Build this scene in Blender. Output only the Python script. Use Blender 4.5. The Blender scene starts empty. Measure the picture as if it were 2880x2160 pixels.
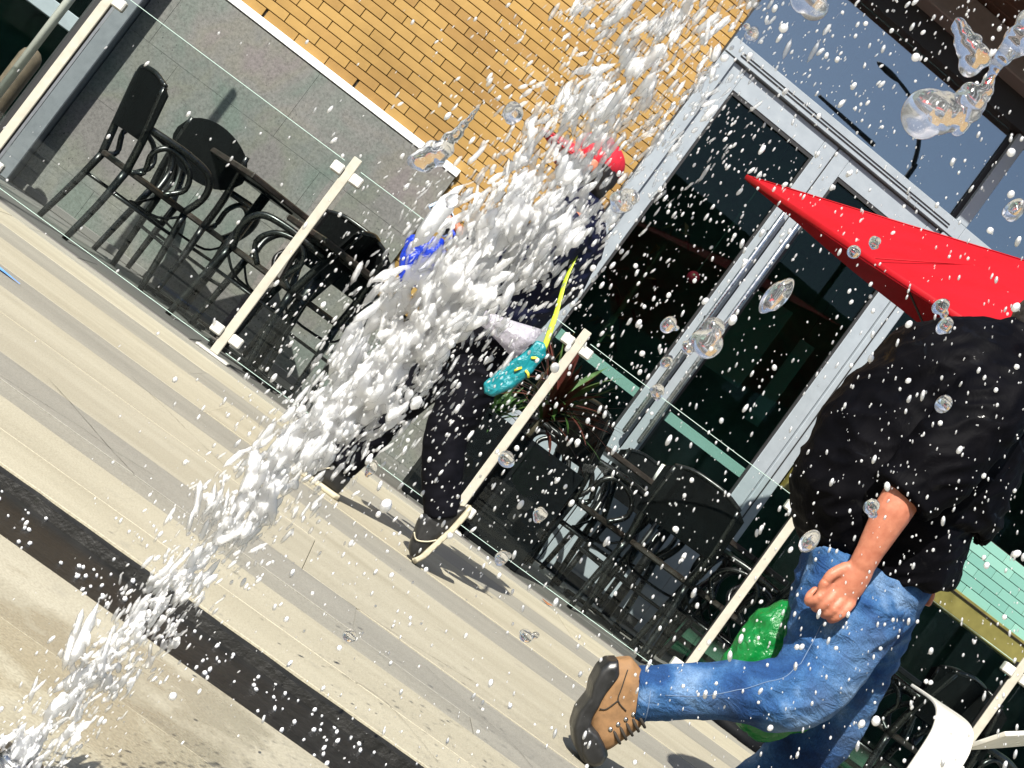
import bpy, math, random
import numpy as np
from mathutils import Vector, Matrix, noise as mnoise

R = math.radians
SC = bpy.context.scene
COL = SC.collection
rnd = random.Random(7)
rng = np.random.default_rng(11)

# ------------------------------------------------------------------ camera
ROLL, PITCH, YAW, CAMH = R(36.42), R(2.08), R(4.25), 0.462
fwd = Vector((math.sin(YAW)*math.cos(PITCH), math.cos(YAW)*math.cos(PITCH), math.sin(PITCH)))
r0 = Vector((math.cos(YAW), -math.sin(YAW), 0)); u0 = r0.cross(fwd)
cr = r0*math.cos(ROLL) + u0*math.sin(ROLL)
cu = -r0*math.sin(ROLL) + u0*math.cos(ROLL)
cd = bpy.data.cameras.new('camera'); cd.lens = 50; cd.sensor_width = 36; cd.clip_start = 0.02; cd.clip_end = 3000
cam = bpy.data.objects.new('camera', cd); COL.objects.link(cam)
cam.matrix_world = Matrix(((cr.x, cu.x, -fwd.x, 0), (cr.y, cu.y, -fwd.y, 0), (cr.z, cu.z, -fwd.z, CAMH), (0, 0, 0, 1)))
SC.camera = cam

# ------------------------------------------------------------------ sky and sun
SUN_DIR = Vector((-0.44, -0.82, 0.86)).normalized()        # from the scene towards the sun
w = bpy.data.worlds.new('World'); SC.world = w; w.use_nodes = True
wn = w.node_tree; wn.nodes.clear()
wo = wn.nodes.new('ShaderNodeOutputWorld'); wb = wn.nodes.new('ShaderNodeBackground'); ws = wn.nodes.new('ShaderNodeTexSky')
ws.sky_type = 'NISHITA'; ws.sun_disc = False
ws.sun_elevation = math.asin(SUN_DIR.z); ws.sun_rotation = math.atan2(SUN_DIR.x, SUN_DIR.y)
ws.air_density = 1.0; ws.dust_density = 1.5; ws.ozone_density = 1.0
wb.inputs['Strength'].default_value = 0.085
wn.links.new(ws.outputs[0], wb.inputs['Color']); wn.links.new(wb.outputs[0], wo.inputs['Surface'])
sl = bpy.data.lights.new('sun', 'SUN'); sl.energy = 5.0; sl.angle = R(0.53); sl.color = (1.0, 0.96, 0.88)
so = bpy.data.objects.new('sun', sl); COL.objects.link(so)
so.rotation_euler = SUN_DIR.to_track_quat('Z', 'Y').to_euler(); so.location = (-4, -5, 9)
SC.view_settings.view_transform = 'Standard'; SC.view_settings.look = 'None'
SC.view_settings.exposure = 1.05; SC.view_settings.gamma = 1.0; SC.view_settings.use_curve_mapping = False
SC.cycles.use_denoising = True
SC.cycles.max_bounces = 24; SC.cycles.diffuse_bounces = 5; SC.cycles.volume_bounces = 20; SC.cycles.transparent_max_bounces = 160; SC.cycles.transmission_bounces = 8
SC.cycles.caustics_reflective = False; SC.cycles.caustics_refractive = False
SC.cycles.sample_clamp_indirect = 6.0

# ------------------------------------------------------------------ materials
def mat(name, col=(0.5, 0.5, 0.5), rough=0.5, metal=0.0, spec=0.5, **kw):
    m = bpy.data.materials.new(name); m.use_nodes = True
    b = m.node_tree.nodes['Principled BSDF']
    b.inputs['Base Color'].default_value = (*col, 1); b.inputs['Roughness'].default_value = rough
    b.inputs['Metallic'].default_value = metal; b.inputs['Specular IOR Level'].default_value = spec
    for k, v in kw.items(): b.inputs[k].default_value = v
    return m
def nd(m, t, **kw):
    n = m.node_tree.nodes.new(t)
    for k, v in kw.items():
        if k in n.inputs.keys(): n.inputs[k].default_value = v
        else: setattr(n, k, v)
    return n
def ln(m, a, b): m.node_tree.links.new(a, b)
def bsdf(m): return m.node_tree.nodes['Principled BSDF']
def coords(m, kind='Object', scale=(1, 1, 1)):
    t = nd(m, 'ShaderNodeTexCoord'); mp = nd(m, 'ShaderNodeMapping')
    mp.inputs['Scale'].default_value = scale
    ln(m, t.outputs[kind], mp.inputs['Vector']); return mp.outputs['Vector']
def ramp(m, src, stops):
    r = nd(m, 'ShaderNodeValToRGB'); e = r.color_ramp.elements
    while len(e) < len(stops): e.new(0.5)
    for i, (p, c) in enumerate(stops):
        e[i].position = p; e[i].color = (*c, 1) if len(c) == 3 else c
    ln(m, src, r.inputs['Fac']); return r.outputs['Color']
def noise_t(m, vec, scale, detail=4, rough=0.55, dist=0.0):
    n = nd(m, 'ShaderNodeTexNoise'); n.inputs['Scale'].default_value = scale; n.inputs['Detail'].default_value = detail
    n.inputs['Roughness'].default_value = rough; n.inputs['Distortion'].default_value = dist
    ln(m, vec, n.inputs['Vector']); return n.outputs['Fac']
def mixc(m, fac, a, b, mode='MIX'):
    x = nd(m, 'ShaderNodeMix', data_type='RGBA', blend_type=mode)
    for s, v in ((0, fac), (6, a), (7, b)):
        if isinstance(v, (int, float)): x.inputs[s].default_value = v
        elif isinstance(v, tuple): x.inputs[s].default_value = (*v, 1)
        else: ln(m, v, x.inputs[s])
    return x.outputs[2]
def bump(m, h, strength=0.3, dist=0.01):
    b = nd(m, 'ShaderNodeBump'); b.inputs['Strength'].default_value = strength; b.inputs['Distance'].default_value = dist
    ln(m, h, b.inputs['Height']); ln(m, b.outputs['Normal'], bsdf(m).inputs['Normal'])
def rand_obj(m):
    o = nd(m, 'ShaderNodeObjectInfo'); return o.outputs['Random']

def paving(name, lo, hi):
    m = mat(name, rough=0.62, spec=0.4)
    v = coords(m, 'Object', (0.6, 3.4, 3.0)); vf = coords(m, 'Object')
    o = nd(m, 'ShaderNodeObjectInfo'); add = nd(m, 'ShaderNodeVectorMath', operation='ADD')
    ln(m, v, add.inputs[0]); sc_ = nd(m, 'ShaderNodeVectorMath', operation='SCALE'); sc_.inputs['Scale'].default_value = 30
    cmb = nd(m, 'ShaderNodeCombineXYZ'); ln(m, o.outputs['Random'], cmb.inputs[0]); ln(m, o.outputs['Random'], cmb.inputs[1])
    ln(m, cmb.outputs[0], sc_.inputs[0]); ln(m, sc_.outputs[0], add.inputs[1])
    streak = noise_t(m, add.outputs[0], 1.5, 7, 0.62, 0.5)
    base = ramp(m, streak, [(0.28, lo), (0.5, tuple((a+b)/2 for a, b in zip(lo, hi))), (0.72, hi)])
    grain = noise_t(m, vf, 260, 3, 0.7)
    g = ramp(m, grain, [(0.35, (0.72, 0.71, 0.70)), (0.6, (1, 1, 1))])
    c = mixc(m, 1.0, base, g, 'MULTIPLY')
    spot = noise_t(m, vf, 14, 5, 0.6)
    c = mixc(m, ramp(m, spot, [(0.62, (0, 0, 0)), (0.75, (0.35, 0.35, 0.35))]), c, (0.17, 0.16, 0.135))
    tint = ramp(m, o.outputs['Random'], [(0, (0.93, 0.93, 0.94)), (1, (1.05, 1.04, 1.0))])
    c = mixc(m, 1.0, c, tint, 'MULTIPLY')
    # splashed, still damp patches round the jet
    dv = nd(m, 'ShaderNodeVectorMath', operation='DISTANCE'); ln(m, vf, dv.inputs[0]); dv.inputs[1].default_value = (0.0, 1.5, 0.0)
    dn = nd(m, 'ShaderNodeMath', operation='MULTIPLY_ADD'); ln(m, noise_t(m, vf, 4.5, 5, 0.65), dn.inputs[0]); dn.inputs[1].default_value = -2.6; ln(m, dv.outputs['Value'], dn.inputs[2])
    dm = nd(m, 'ShaderNodeMapRange'); dm.inputs['From Min'].default_value = -1.02; dm.inputs['From Max'].default_value = -1.30; ln(m, dn.outputs[0], dm.inputs['Value'])
    c = mixc(m, dm.outputs[0], c, mixc(m, 1.0, c, (0.80, 0.79, 0.77), 'MULTIPLY'))
    ln(m, c, bsdf(m).inputs['Base Color'])
    rv = nd(m, 'ShaderNodeMix', data_type='FLOAT'); ln(m, dm.outputs[0], rv.inputs[0]); rv.inputs[2].default_value = 0.6; rv.inputs[3].default_value = 0.22; ln(m, rv.outputs[0], bsdf(m).inputs['Roughness'])
    bump(m, grain, 0.25, 0.002)
    return m
M = {}
M['cream'] = paving('cream_travertine', (0.3096, 0.2821, 0.209), (0.4214, 0.3913, 0.301))
M['grey_stone'] = paving('grey_travertine', (0.21, 0.2016, 0.1722), (0.2898, 0.2772, 0.2352))
M['terrace'] = paving('terrace_stone', (0.1148, 0.1105, 0.1062), (0.1785, 0.17, 0.1615))

m = M['wet'] = mat('wet_dark_stone', (0.03, 0.028, 0.022), 0.5, spec=0.35)
n1 = noise_t(m, coords(m, 'Object', (1, 2.5, 1)), 9, 6, 0.7)
ln(m, ramp(m, n1, [(0.3, (0.004, 0.004, 0.003)), (0.6, (0.011, 0.0105, 0.009)), (0.8, (0.009, 0.012, 0.006))]), bsdf(m).inputs['Base Color'])
bump(m, noise_t(m, coords(m), 60, 4, 0.6), 0.6, 0.004)

m = M['cladding'] = mat('grey_stone_cladding', rough=0.75, spec=0.3)
vc = coords(m)
big = noise_t(m, vc, 1.6, 5, 0.6); hue = noise_t(m, vc, 2.7, 3, 0.5, 0.5)
c = ramp(m, big, [(0.3, (0.0819, 0.08268, 0.078)), (0.5, (0.1287, 0.1295, 0.1232)), (0.7, (0.1755, 0.1716, 0.1622))])
c = mixc(m, 0.7, c, ramp(m, hue, [(0.36, (0.1014, 0.1264, 0.1092)), (0.48, (0.1342, 0.1342, 0.1248)), (0.56, (0.142, 0.1381, 0.1154)), (0.66, (0.1482, 0.1287, 0.1271))]))
vor = nd(m, 'ShaderNodeTexVoronoi'); vor.inputs['Scale'].default_value = 34; ln(m, coords(m, 'Object', (1.4, 1, 0.8)), vor.inputs['Vector'])
vor.inputs['Randomness'].default_value = 1.0
pit_gate = ramp(m, noise_t(m, vc, 3.2, 5, 0.75), [(0.42, (0, 0, 0)), (0.75, (1, 1, 1))])
pmath = nd(m, 'ShaderNodeMath', operation='SUBTRACT'); ln(m, vor.outputs['Distance'], pmath.inputs[0])
gm = nd(m, 'ShaderNodeMath', operation='MULTIPLY'); ln(m, pit_gate, gm.inputs[0]); gm.inputs[1].default_value = 0.2; ln(m, gm.outputs[0], pmath.inputs[1])
pits = ramp(m, pmath.outputs[0], [(0.0, (1, 1, 1)), (0.02, (0, 0, 0))])
c = mixc(m, pits, c, (0.03, 0.03, 0.028))
fine = noise_t(m, vc, 75, 6, 0.78)
c = mixc(m, 1.0, c, ramp(m, fine, [(0.32, (0.55,)*3), (0.5, (0.95,)*3), (0.68, (1.25,)*3)]), 'MULTIPLY')
ln(m, c, bsdf(m).inputs['Base Color']); bump(m, fine, 0.35, 0.004)

m = M['brick'] = mat('ochre_brick', rough=0.7, spec=0.3)
ro = rand_obj(m)
c = ramp(m, ro, [(0, (0.2508, 0.1452, 0.04048)), (0.3, (0.286, 0.1716, 0.0484)), (0.6, (0.3212, 0.198, 0.05984)), (0.85, (0.2948, 0.176, 0.0528)), (1, (0.2332, 0.132, 0.03696))])
f2 = noise_t(m, coords(m), 90, 4, 0.65); f3 = noise_t(m, coords(m), 12, 3, 0.5)
c = mixc(m, 1.0, c, ramp(m, f3, [(0.3, (0.9, 0.89, 0.87)), (0.7, (1.06, 1.06, 1.06))]), 'MULTIPLY')
c = mixc(m, ramp(m, f2, [(0.68, (0, 0, 0)), (0.8, (0.5,)*3)]), c, (0.22, 0.12, 0.03))
geo = nd(m, 'ShaderNodeNewGeometry'); wt = noise_t(m, geo.outputs['Position'], 1.3, 4, 0.6)
c = mixc(m, 1.0, c, ramp(m, wt, [(0.3, (0.74, 0.73, 0.70)), (0.55, (1, 1, 1)), (0.75, (1.1, 1.1, 1.08))]), 'MULTIPLY')
ln(m, c, bsdf(m).inputs['Base Color']); bump(m, f2, 0.3, 0.003)
M['mortar'] = mat('dark_mortar', (0.035, 0.027, 0.018), 0.9)

m = M['glazed'] = mat('mirrored_brick_tint', (0.16, 0.33, 0.27), 0.35)  # tint of brickwork reflected in the window, put into the brick colour
ln(m, ramp(m, rand_obj(m), [(0, (0.12, 0.27, 0.225)), (1, (0.19, 0.37, 0.305))]), bsdf(m).inputs['Base Color'])
bump(m, noise_t(m, coords(m), 40, 3), 0.2, 0.003)

def worn(name, col, rough, metal=0.0, amp=0.12, scale=30, bstr=0.1, **kw):
    m = mat(name, col, rough, metal, **kw)
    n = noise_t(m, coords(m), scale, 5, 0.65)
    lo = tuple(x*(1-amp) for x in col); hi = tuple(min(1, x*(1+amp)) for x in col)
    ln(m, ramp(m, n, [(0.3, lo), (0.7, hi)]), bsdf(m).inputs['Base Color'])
    ln(m, ramp(m, n, [(0.3, (max(0, rough-0.1),)*3), (0.7, (min(1, rough+0.12),)*3)]), bsdf(m).inputs['Roughness'])
    if bstr: bump(m, n, bstr, 0.004)
    return m
M['white'] = worn('white_trim', (0.72, 0.72, 0.70), 0.45, amp=0.05)
M['alu'] = worn('pale_aluminium', (0.276, 0.3082, 0.3358), 0.38, 0.15, amp=0.05, scale=12, bstr=0.03)
M['alu_dark'] = worn('grey_aluminium', (0.14, 0.15, 0.165), 0.42, 0.1, amp=0.06, bstr=0.03)
M['gasket'] = mat('black_gasket', (0.012, 0.012, 0.013), 0.6)
M['steel_cream'] = worn('cream_steel', (0.378, 0.3555, 0.297), 0.40, 0.0, amp=0.10, scale=18)
M['clamp'] = worn('clamp_steel', (0.50, 0.49, 0.45), 0.36, 0.0, amp=0.05)
M['polished'] = worn('pale_bench_paint', (0.56, 0.54, 0.48), 0.22, 0.1, amp=0.04, scale=8, bstr=0.0)
M['chrome'] = worn('brushed_steel', (0.45, 0.45, 0.45), 0.25, 1.0, amp=0.1, bstr=0.0)
M['black'] = worn('black_lacquer', (0.005, 0.005, 0.005), 0.30, amp=0.4, scale=40, bstr=0.1)
M['black_mesh'] = worn('black_panel', (0.0035, 0.0038, 0.004), 0.55, amp=0.3, scale=60, spec=0.06)
M['brownwood'] = worn('dark_brown_wood', (0.020, 0.014, 0.011), 0.4, amp=0.5, scale=24)
M['olive'] = worn('olive_board', (0.13, 0.115, 0.028), 0.45, amp=0.25, scale=9)
M['soil'] = worn('soil', (0.02, 0.015, 0.01), 0.9, amp=0.5)
M['planter'] = worn('black_planter', (0.005, 0.0055, 0.0065), 0.6, amp=0.3, spec=0.06)
M['room'] = worn('mottled_room', (0.075, 0.10, 0.082), 0.8, amp=0.85, scale=1.6)  # green mottling of the walls stands in for reflections on the door glass
M['pale_board'] = worn('pale_board', (0.15, 0.165, 0.165), 0.6, amp=0.08)
M['timber'] = worn('brown_timber', (0.10, 0.075, 0.05), 0.6, amp=0.5, scale=9)
M['beam'] = worn('grey_beam', (0.16, 0.15, 0.145), 0.6, amp=0.1)
M['soffit'] = worn('brown_soffit', (0.045, 0.022, 0.012), 0.6, amp=0.5, scale=3)
M['backdrop'] = worn('backdrop_facade', (0.17, 0.22, 0.19), 0.8, amp=0.9, scale=0.9, bstr=0.0)  # patchy tone of the added building, for mottled pane reflections
M['bluepaint'] = worn('blue_chalk', (0.10, 0.28, 0.72), 0.9, amp=0.3)

def glass_pane(name, tint, refl, frost=0.0, blend=0.22):
    m = bpy.data.materials.new(name); m.use_nodes = True; nt = m.node_tree; nt.nodes.clear()
    o = nd(m, 'ShaderNodeOutputMaterial'); tr = nd(m, 'ShaderNodeBsdfTransparent'); gl = nd(m, 'ShaderNodeBsdfGlossy')
    tr.inputs['Color'].default_value = (*tint, 1); gl.inputs['Roughness'].default_value = 0.01; gl.inputs['Color'].default_value = (0.92, 0.97, 1.0, 1)
    lw = nd(m, 'ShaderNodeLayerWeight'); lw.inputs['Blend'].default_value = blend
    mr = nd(m, 'ShaderNodeMapRange'); mr.inputs['To Min'].default_value = refl; mr.inputs['To Max'].default_value = 0.9
    ln(m, lw.outputs['Fresnel'], mr.inputs['Value'])
    mx = nd(m, 'ShaderNodeMixShader'); ln(m, mr.outputs[0], mx.inputs[0]); ln(m, tr.outputs[0], mx.inputs[1]); ln(m, gl.outputs[0], mx.inputs[2])
    out = mx.outputs[0]
    if frost:
        df = nd(m, 'ShaderNodeBsdfDiffuse'); df.inputs['Color'].default_value = (0.36, 0.66, 0.58, 1)
        m2 = nd(m, 'ShaderNodeMixShader'); m2.inputs[0].default_value = frost; ln(m, out, m2.inputs[1]); ln(m, df.outputs[0], m2.inputs[2]); out = m2.outputs[0]
    ln(m, out, o.inputs['Surface']); return m
M['door_glass'] = glass_pane('tinted_door_glass', (0.50, 0.70, 0.62), 0.012, 0.0, 0.10)
M['high_glass'] = glass_pane('sky_reflecting_glass', (0.30, 0.40, 0.44), 0.26)
M['rail_glass'] = glass_pane('clear_rail_glass', (0.93, 0.97, 0.955), 0.0)
M['glass_edge'] = worn('green_glass_edge', (0.46, 0.60, 0.54), 0.2, amp=0.08, bstr=0.0)
M['frosted'] = glass_pane('frosted_band', (0.6, 0.8, 0.72), 0.03, 0.30)

m = M['red'] = mat('red_canvas', (0.3312, 0.00184, 0.00736), 0.62, spec=0.25)
wv = noise_t(m, coords(m), 5, 4, 0.6); ln(m, ramp(m, wv, [(0.3, (0.30, 0.0015, 0.006)), (0.7, (0.40, 0.003, 0.010))]), bsdf(m).inputs['Base Color'])
bump(m, noise_t(m, coords(m), 900, 2), 0.15, 0.001)
tl0 = nd(m, 'ShaderNodeBsdfTranslucent'); tl0.inputs['Color'].default_value = (0.30, 0.002, 0.004, 1); mx0 = nd(m, 'ShaderNodeMixShader'); mx0.inputs[0].default_value = 0.12
ln(m, bsdf(m).outputs[0], mx0.inputs[1]); ln(m, tl0.outputs[0], mx0.inputs[2]); ln(m, mx0.outputs[0], m.node_tree.nodes['Material Output'].inputs['Surface'])
M['redcap'] = worn('red_cotton', (0.45, 0.006, 0.02), 0.7, amp=0.15, scale=60, bstr=0.2)

m = M['denim'] = mat('blue_denim', rough=0.85, spec=0.2)
vd = coords(m, 'Object'); fd = noise_t(m, vd, 6.0, 4, 0.55, 0.5); gd = noise_t(m, coords(m, 'Object', (1, 1, 0.35)), 420, 3, 0.7)
fold = noise_t(m, coords(m, 'Object', (1, 1, 2.2)), 16, 4, 0.6, 0.8)
c = ramp(m, fd, [(0.34, (0.004, 0.018, 0.065)), (0.48, (0.011, 0.045, 0.135)), (0.56, (0.028, 0.085, 0.20)), (0.68, (0.12, 0.20, 0.33))])
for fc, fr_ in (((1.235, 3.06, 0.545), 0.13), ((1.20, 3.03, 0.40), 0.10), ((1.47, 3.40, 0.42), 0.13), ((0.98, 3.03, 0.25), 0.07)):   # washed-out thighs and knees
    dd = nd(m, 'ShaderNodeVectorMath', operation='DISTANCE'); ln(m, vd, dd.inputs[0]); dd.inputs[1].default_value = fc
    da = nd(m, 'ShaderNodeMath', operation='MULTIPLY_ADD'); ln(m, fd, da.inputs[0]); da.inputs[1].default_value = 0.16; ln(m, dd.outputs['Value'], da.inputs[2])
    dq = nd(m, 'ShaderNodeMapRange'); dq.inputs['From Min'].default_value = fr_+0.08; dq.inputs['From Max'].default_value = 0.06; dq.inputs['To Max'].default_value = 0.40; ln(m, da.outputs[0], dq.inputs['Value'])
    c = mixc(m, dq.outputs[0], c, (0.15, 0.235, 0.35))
c = mixc(m, 1.0, c, ramp(m, gd, [(0.3, (0.62,)*3), (0.7, (1.25,)*3)]), 'MULTIPLY')
ln(m, c, bsdf(m).inputs['Base Color']); 
hb = nd(m, 'ShaderNodeMath', operation='MULTIPLY_ADD'); ln(m, fold, hb.inputs[0]); hb.inputs[1].default_value = 8.0; ln(m, gd, hb.inputs[2])
bump(m, hb.outputs[0], 0.5, 0.004)
m = M['shirt'] = mat('black_cotton', (0.008, 0.008, 0.011), 0.62, spec=0.035)
fold = noise_t(m, coords(m, 'Object', (1.4, 1.0, 0.8)), 9, 5, 0.55, 1.2)
ln(m, ramp(m, fold, [(0.35, (0.0012, 0.0012, 0.0020)), (0.7, (0.0032, 0.003, 0.004))]), bsdf(m).inputs['Base Color'])
bump(m, fold, 0.3, 0.02)
wet_ = noise_t(m, coords(m, 'Object', (1.0, 1.0, 1.6)), 15, 5, 0.7, 0.8)
ln(m, ramp(m, wet_, [(0.60, (0, 0, 0)), (0.66, (0.22,)*3)]), bsdf(m).inputs['Coat Weight']); bsdf(m).inputs['Coat Roughness'].default_value = 0.16
m = M['navy'] = worn('navy_jacket', (0.005, 0.006, 0.018), 0.55, amp=0.4, scale=14, bstr=0.4, spec=0.12)
m = M['trousers'] = worn('black_trousers', (0.004, 0.004, 0.006), 0.7, amp=0.4, scale=20, bstr=0.4, spec=0.05)
m = M['skin'] = mat('skin', (0.52, 0.20, 0.115), 0.5, spec=0.35)
fs = noise_t(m, coords(m), 55, 4, 0.6); fs2 = noise_t(m, coords(m), 260, 3, 0.6)
ln(m, ramp(m, fs, [(0.3, (0.32, 0.105, 0.060)), (0.7, (0.42, 0.165, 0.098))]), bsdf(m).inputs['Base Color'])
bsdf(m).inputs['Subsurface Weight'].default_value = 0.08; bsdf(m).inputs['Subsurface Radius'].default_value = (0.01, 0.004, 0.002)
bump(m, fs2, 0.25, 0.001)
M['leather'] = worn('tan_suede', (0.188, 0.1, 0.04), 0.75, amp=0.25, scale=40, bstr=0.25)
M['rubber'] = worn('black_rubber', (0.012, 0.012, 0.012), 0.4, amp=0.3, scale=50)
M['sole'] = worn('cream_rubber', (0.40, 0.36, 0.26), 0.6, amp=0.12)
M['lace'] = worn('dark_lace', (0.02, 0.015, 0.01), 0.8, amp=0.3)
M['hair'] = worn('dark_hair', (0.014, 0.010, 0.008), 0.5, amp=0.4, scale=80)
M['eye'] = mat('eye', (0.02, 0.015, 0.012), 0.2)
M['lip'] = mat('lip', (0.36, 0.10, 0.08), 0.45)
M['thread'] = mat('pale_thread', (0.10, 0.15, 0.24), 0.8)

def film(name, col, trans, rough=0.25):
    m = mat(name, col, rough, spec=0.6); nt = m.node_tree
    o = nt.nodes['Material Output']; t = nd(m, 'ShaderNodeBsdfTranslucent'); t.inputs['Color'].default_value = (*col, 1)
    mx = nd(m, 'ShaderNodeMixShader'); mx.inputs[0].default_value = trans
    ln(m, bsdf(m).outputs[0], mx.inputs[1]); ln(m, t.outputs[0], mx.inputs[2]); ln(m, mx.outputs[0], o.inputs['Surface'])
    wr = noise_t(m, coords(m, 'Object', (1.5, 1, 1)), 26, 4, 0.6, 1.5); bump(m, wr, 0.7, 0.012)
    return m
M['green_film'] = film('green_plastic', (0.004, 0.20, 0.038), 0.35)
M['blue_cloth'] = film('blue_plastic', (0.008, 0.04, 0.46), 0.2)
M['teal_film'] = film('teal_plastic', (0.008, 0.24, 0.28), 0.3)
M['clear_film'] = film('cloudy_plastic', (0.52, 0.50, 0.56), 0.5, 0.3)
M['lime'] = worn('lime_strap', (0.40, 0.52, 0.03), 0.5, amp=0.2)
M['yellow'] = worn('yellow_print', (0.65, 0.62, 0.05), 0.5, amp=0.1)
M['phone'] = worn('pale_blue_shell', (0.42, 0.55, 0.78), 0.3, amp=0.06, bstr=0)
M['leaf_red'] = worn('red_brown_leaf', (0.085, 0.020, 0.014), 0.45, amp=0.5, scale=20)
M['leaf_green'] = worn('dark_green_leaf', (0.035, 0.075, 0.016), 0.45, amp=0.5, scale=20)
M['dry'] = worn('dry_leaf', (0.20, 0.08, 0.03), 0.7, amp=0.3)
M['cup'] = worn('white_cup', (0.72, 0.72, 0.68), 0.4, amp=0.04)
M['redball'] = worn('red_globe', (0.60, 0.015, 0.05), 0.35, amp=0.1)

def water(name, density, glass=0.0, rough=0.08):
    """a wet skin around water clouded by fine air bubbles: thick places turn white, thin ones stay clear"""
    m = bpy.data.materials.new(name); m.use_nodes = True; nt = m.node_tree; nt.nodes.clear()
    o = nd(m, 'ShaderNodeOutputMaterial')
    g = nd(m, 'ShaderNodeBsdfTransparent'); g.inputs['Color'].default_value = (1, 1, 1, 1)
    if glass:
        gg = nd(m, 'ShaderNodeBsdfGlass'); gg.inputs['IOR'].default_value = 1.33; gg.inputs['Roughness'].default_value = 0.0
        mg = nd(m, 'ShaderNodeMixShader'); mg.inputs[0].default_value = glass; ln(m, g.outputs[0], mg.inputs[1]); ln(m, gg.outputs[0], mg.inputs[2]); g = mg
    gs = nd(m, 'ShaderNodeBsdfGlossy'); gs.inputs['Roughness'].default_value = rough
    fr = nd(m, 'ShaderNodeFresnel'); fr.inputs['IOR'].default_value = 1.33
    y = nd(m, 'ShaderNodeMixShader'); ln(m, fr.outputs[0], y.inputs[0]); ln(m, g.outputs[0], y.inputs[1]); ln(m, gs.outputs[0], y.inputs[2])
    ln(m, y.outputs[0], o.inputs['Surface'])
    v = nd(m, 'ShaderNodeVolumeScatter'); v.inputs['Color'].default_value = (1.0, 1.0, 1.0, 1); v.inputs['Density'].default_value = density; v.inputs['Anisotropy'].default_value = -0.42
    ln(m, v.outputs[0], o.inputs['Volume']); return m
M['foam'] = water('aerated_water', 300)
M['drop'] = water('clear_water', 620, 0.0, 0.05)
M['lens'] = water('clear_drop', 10, 1.0)

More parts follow.
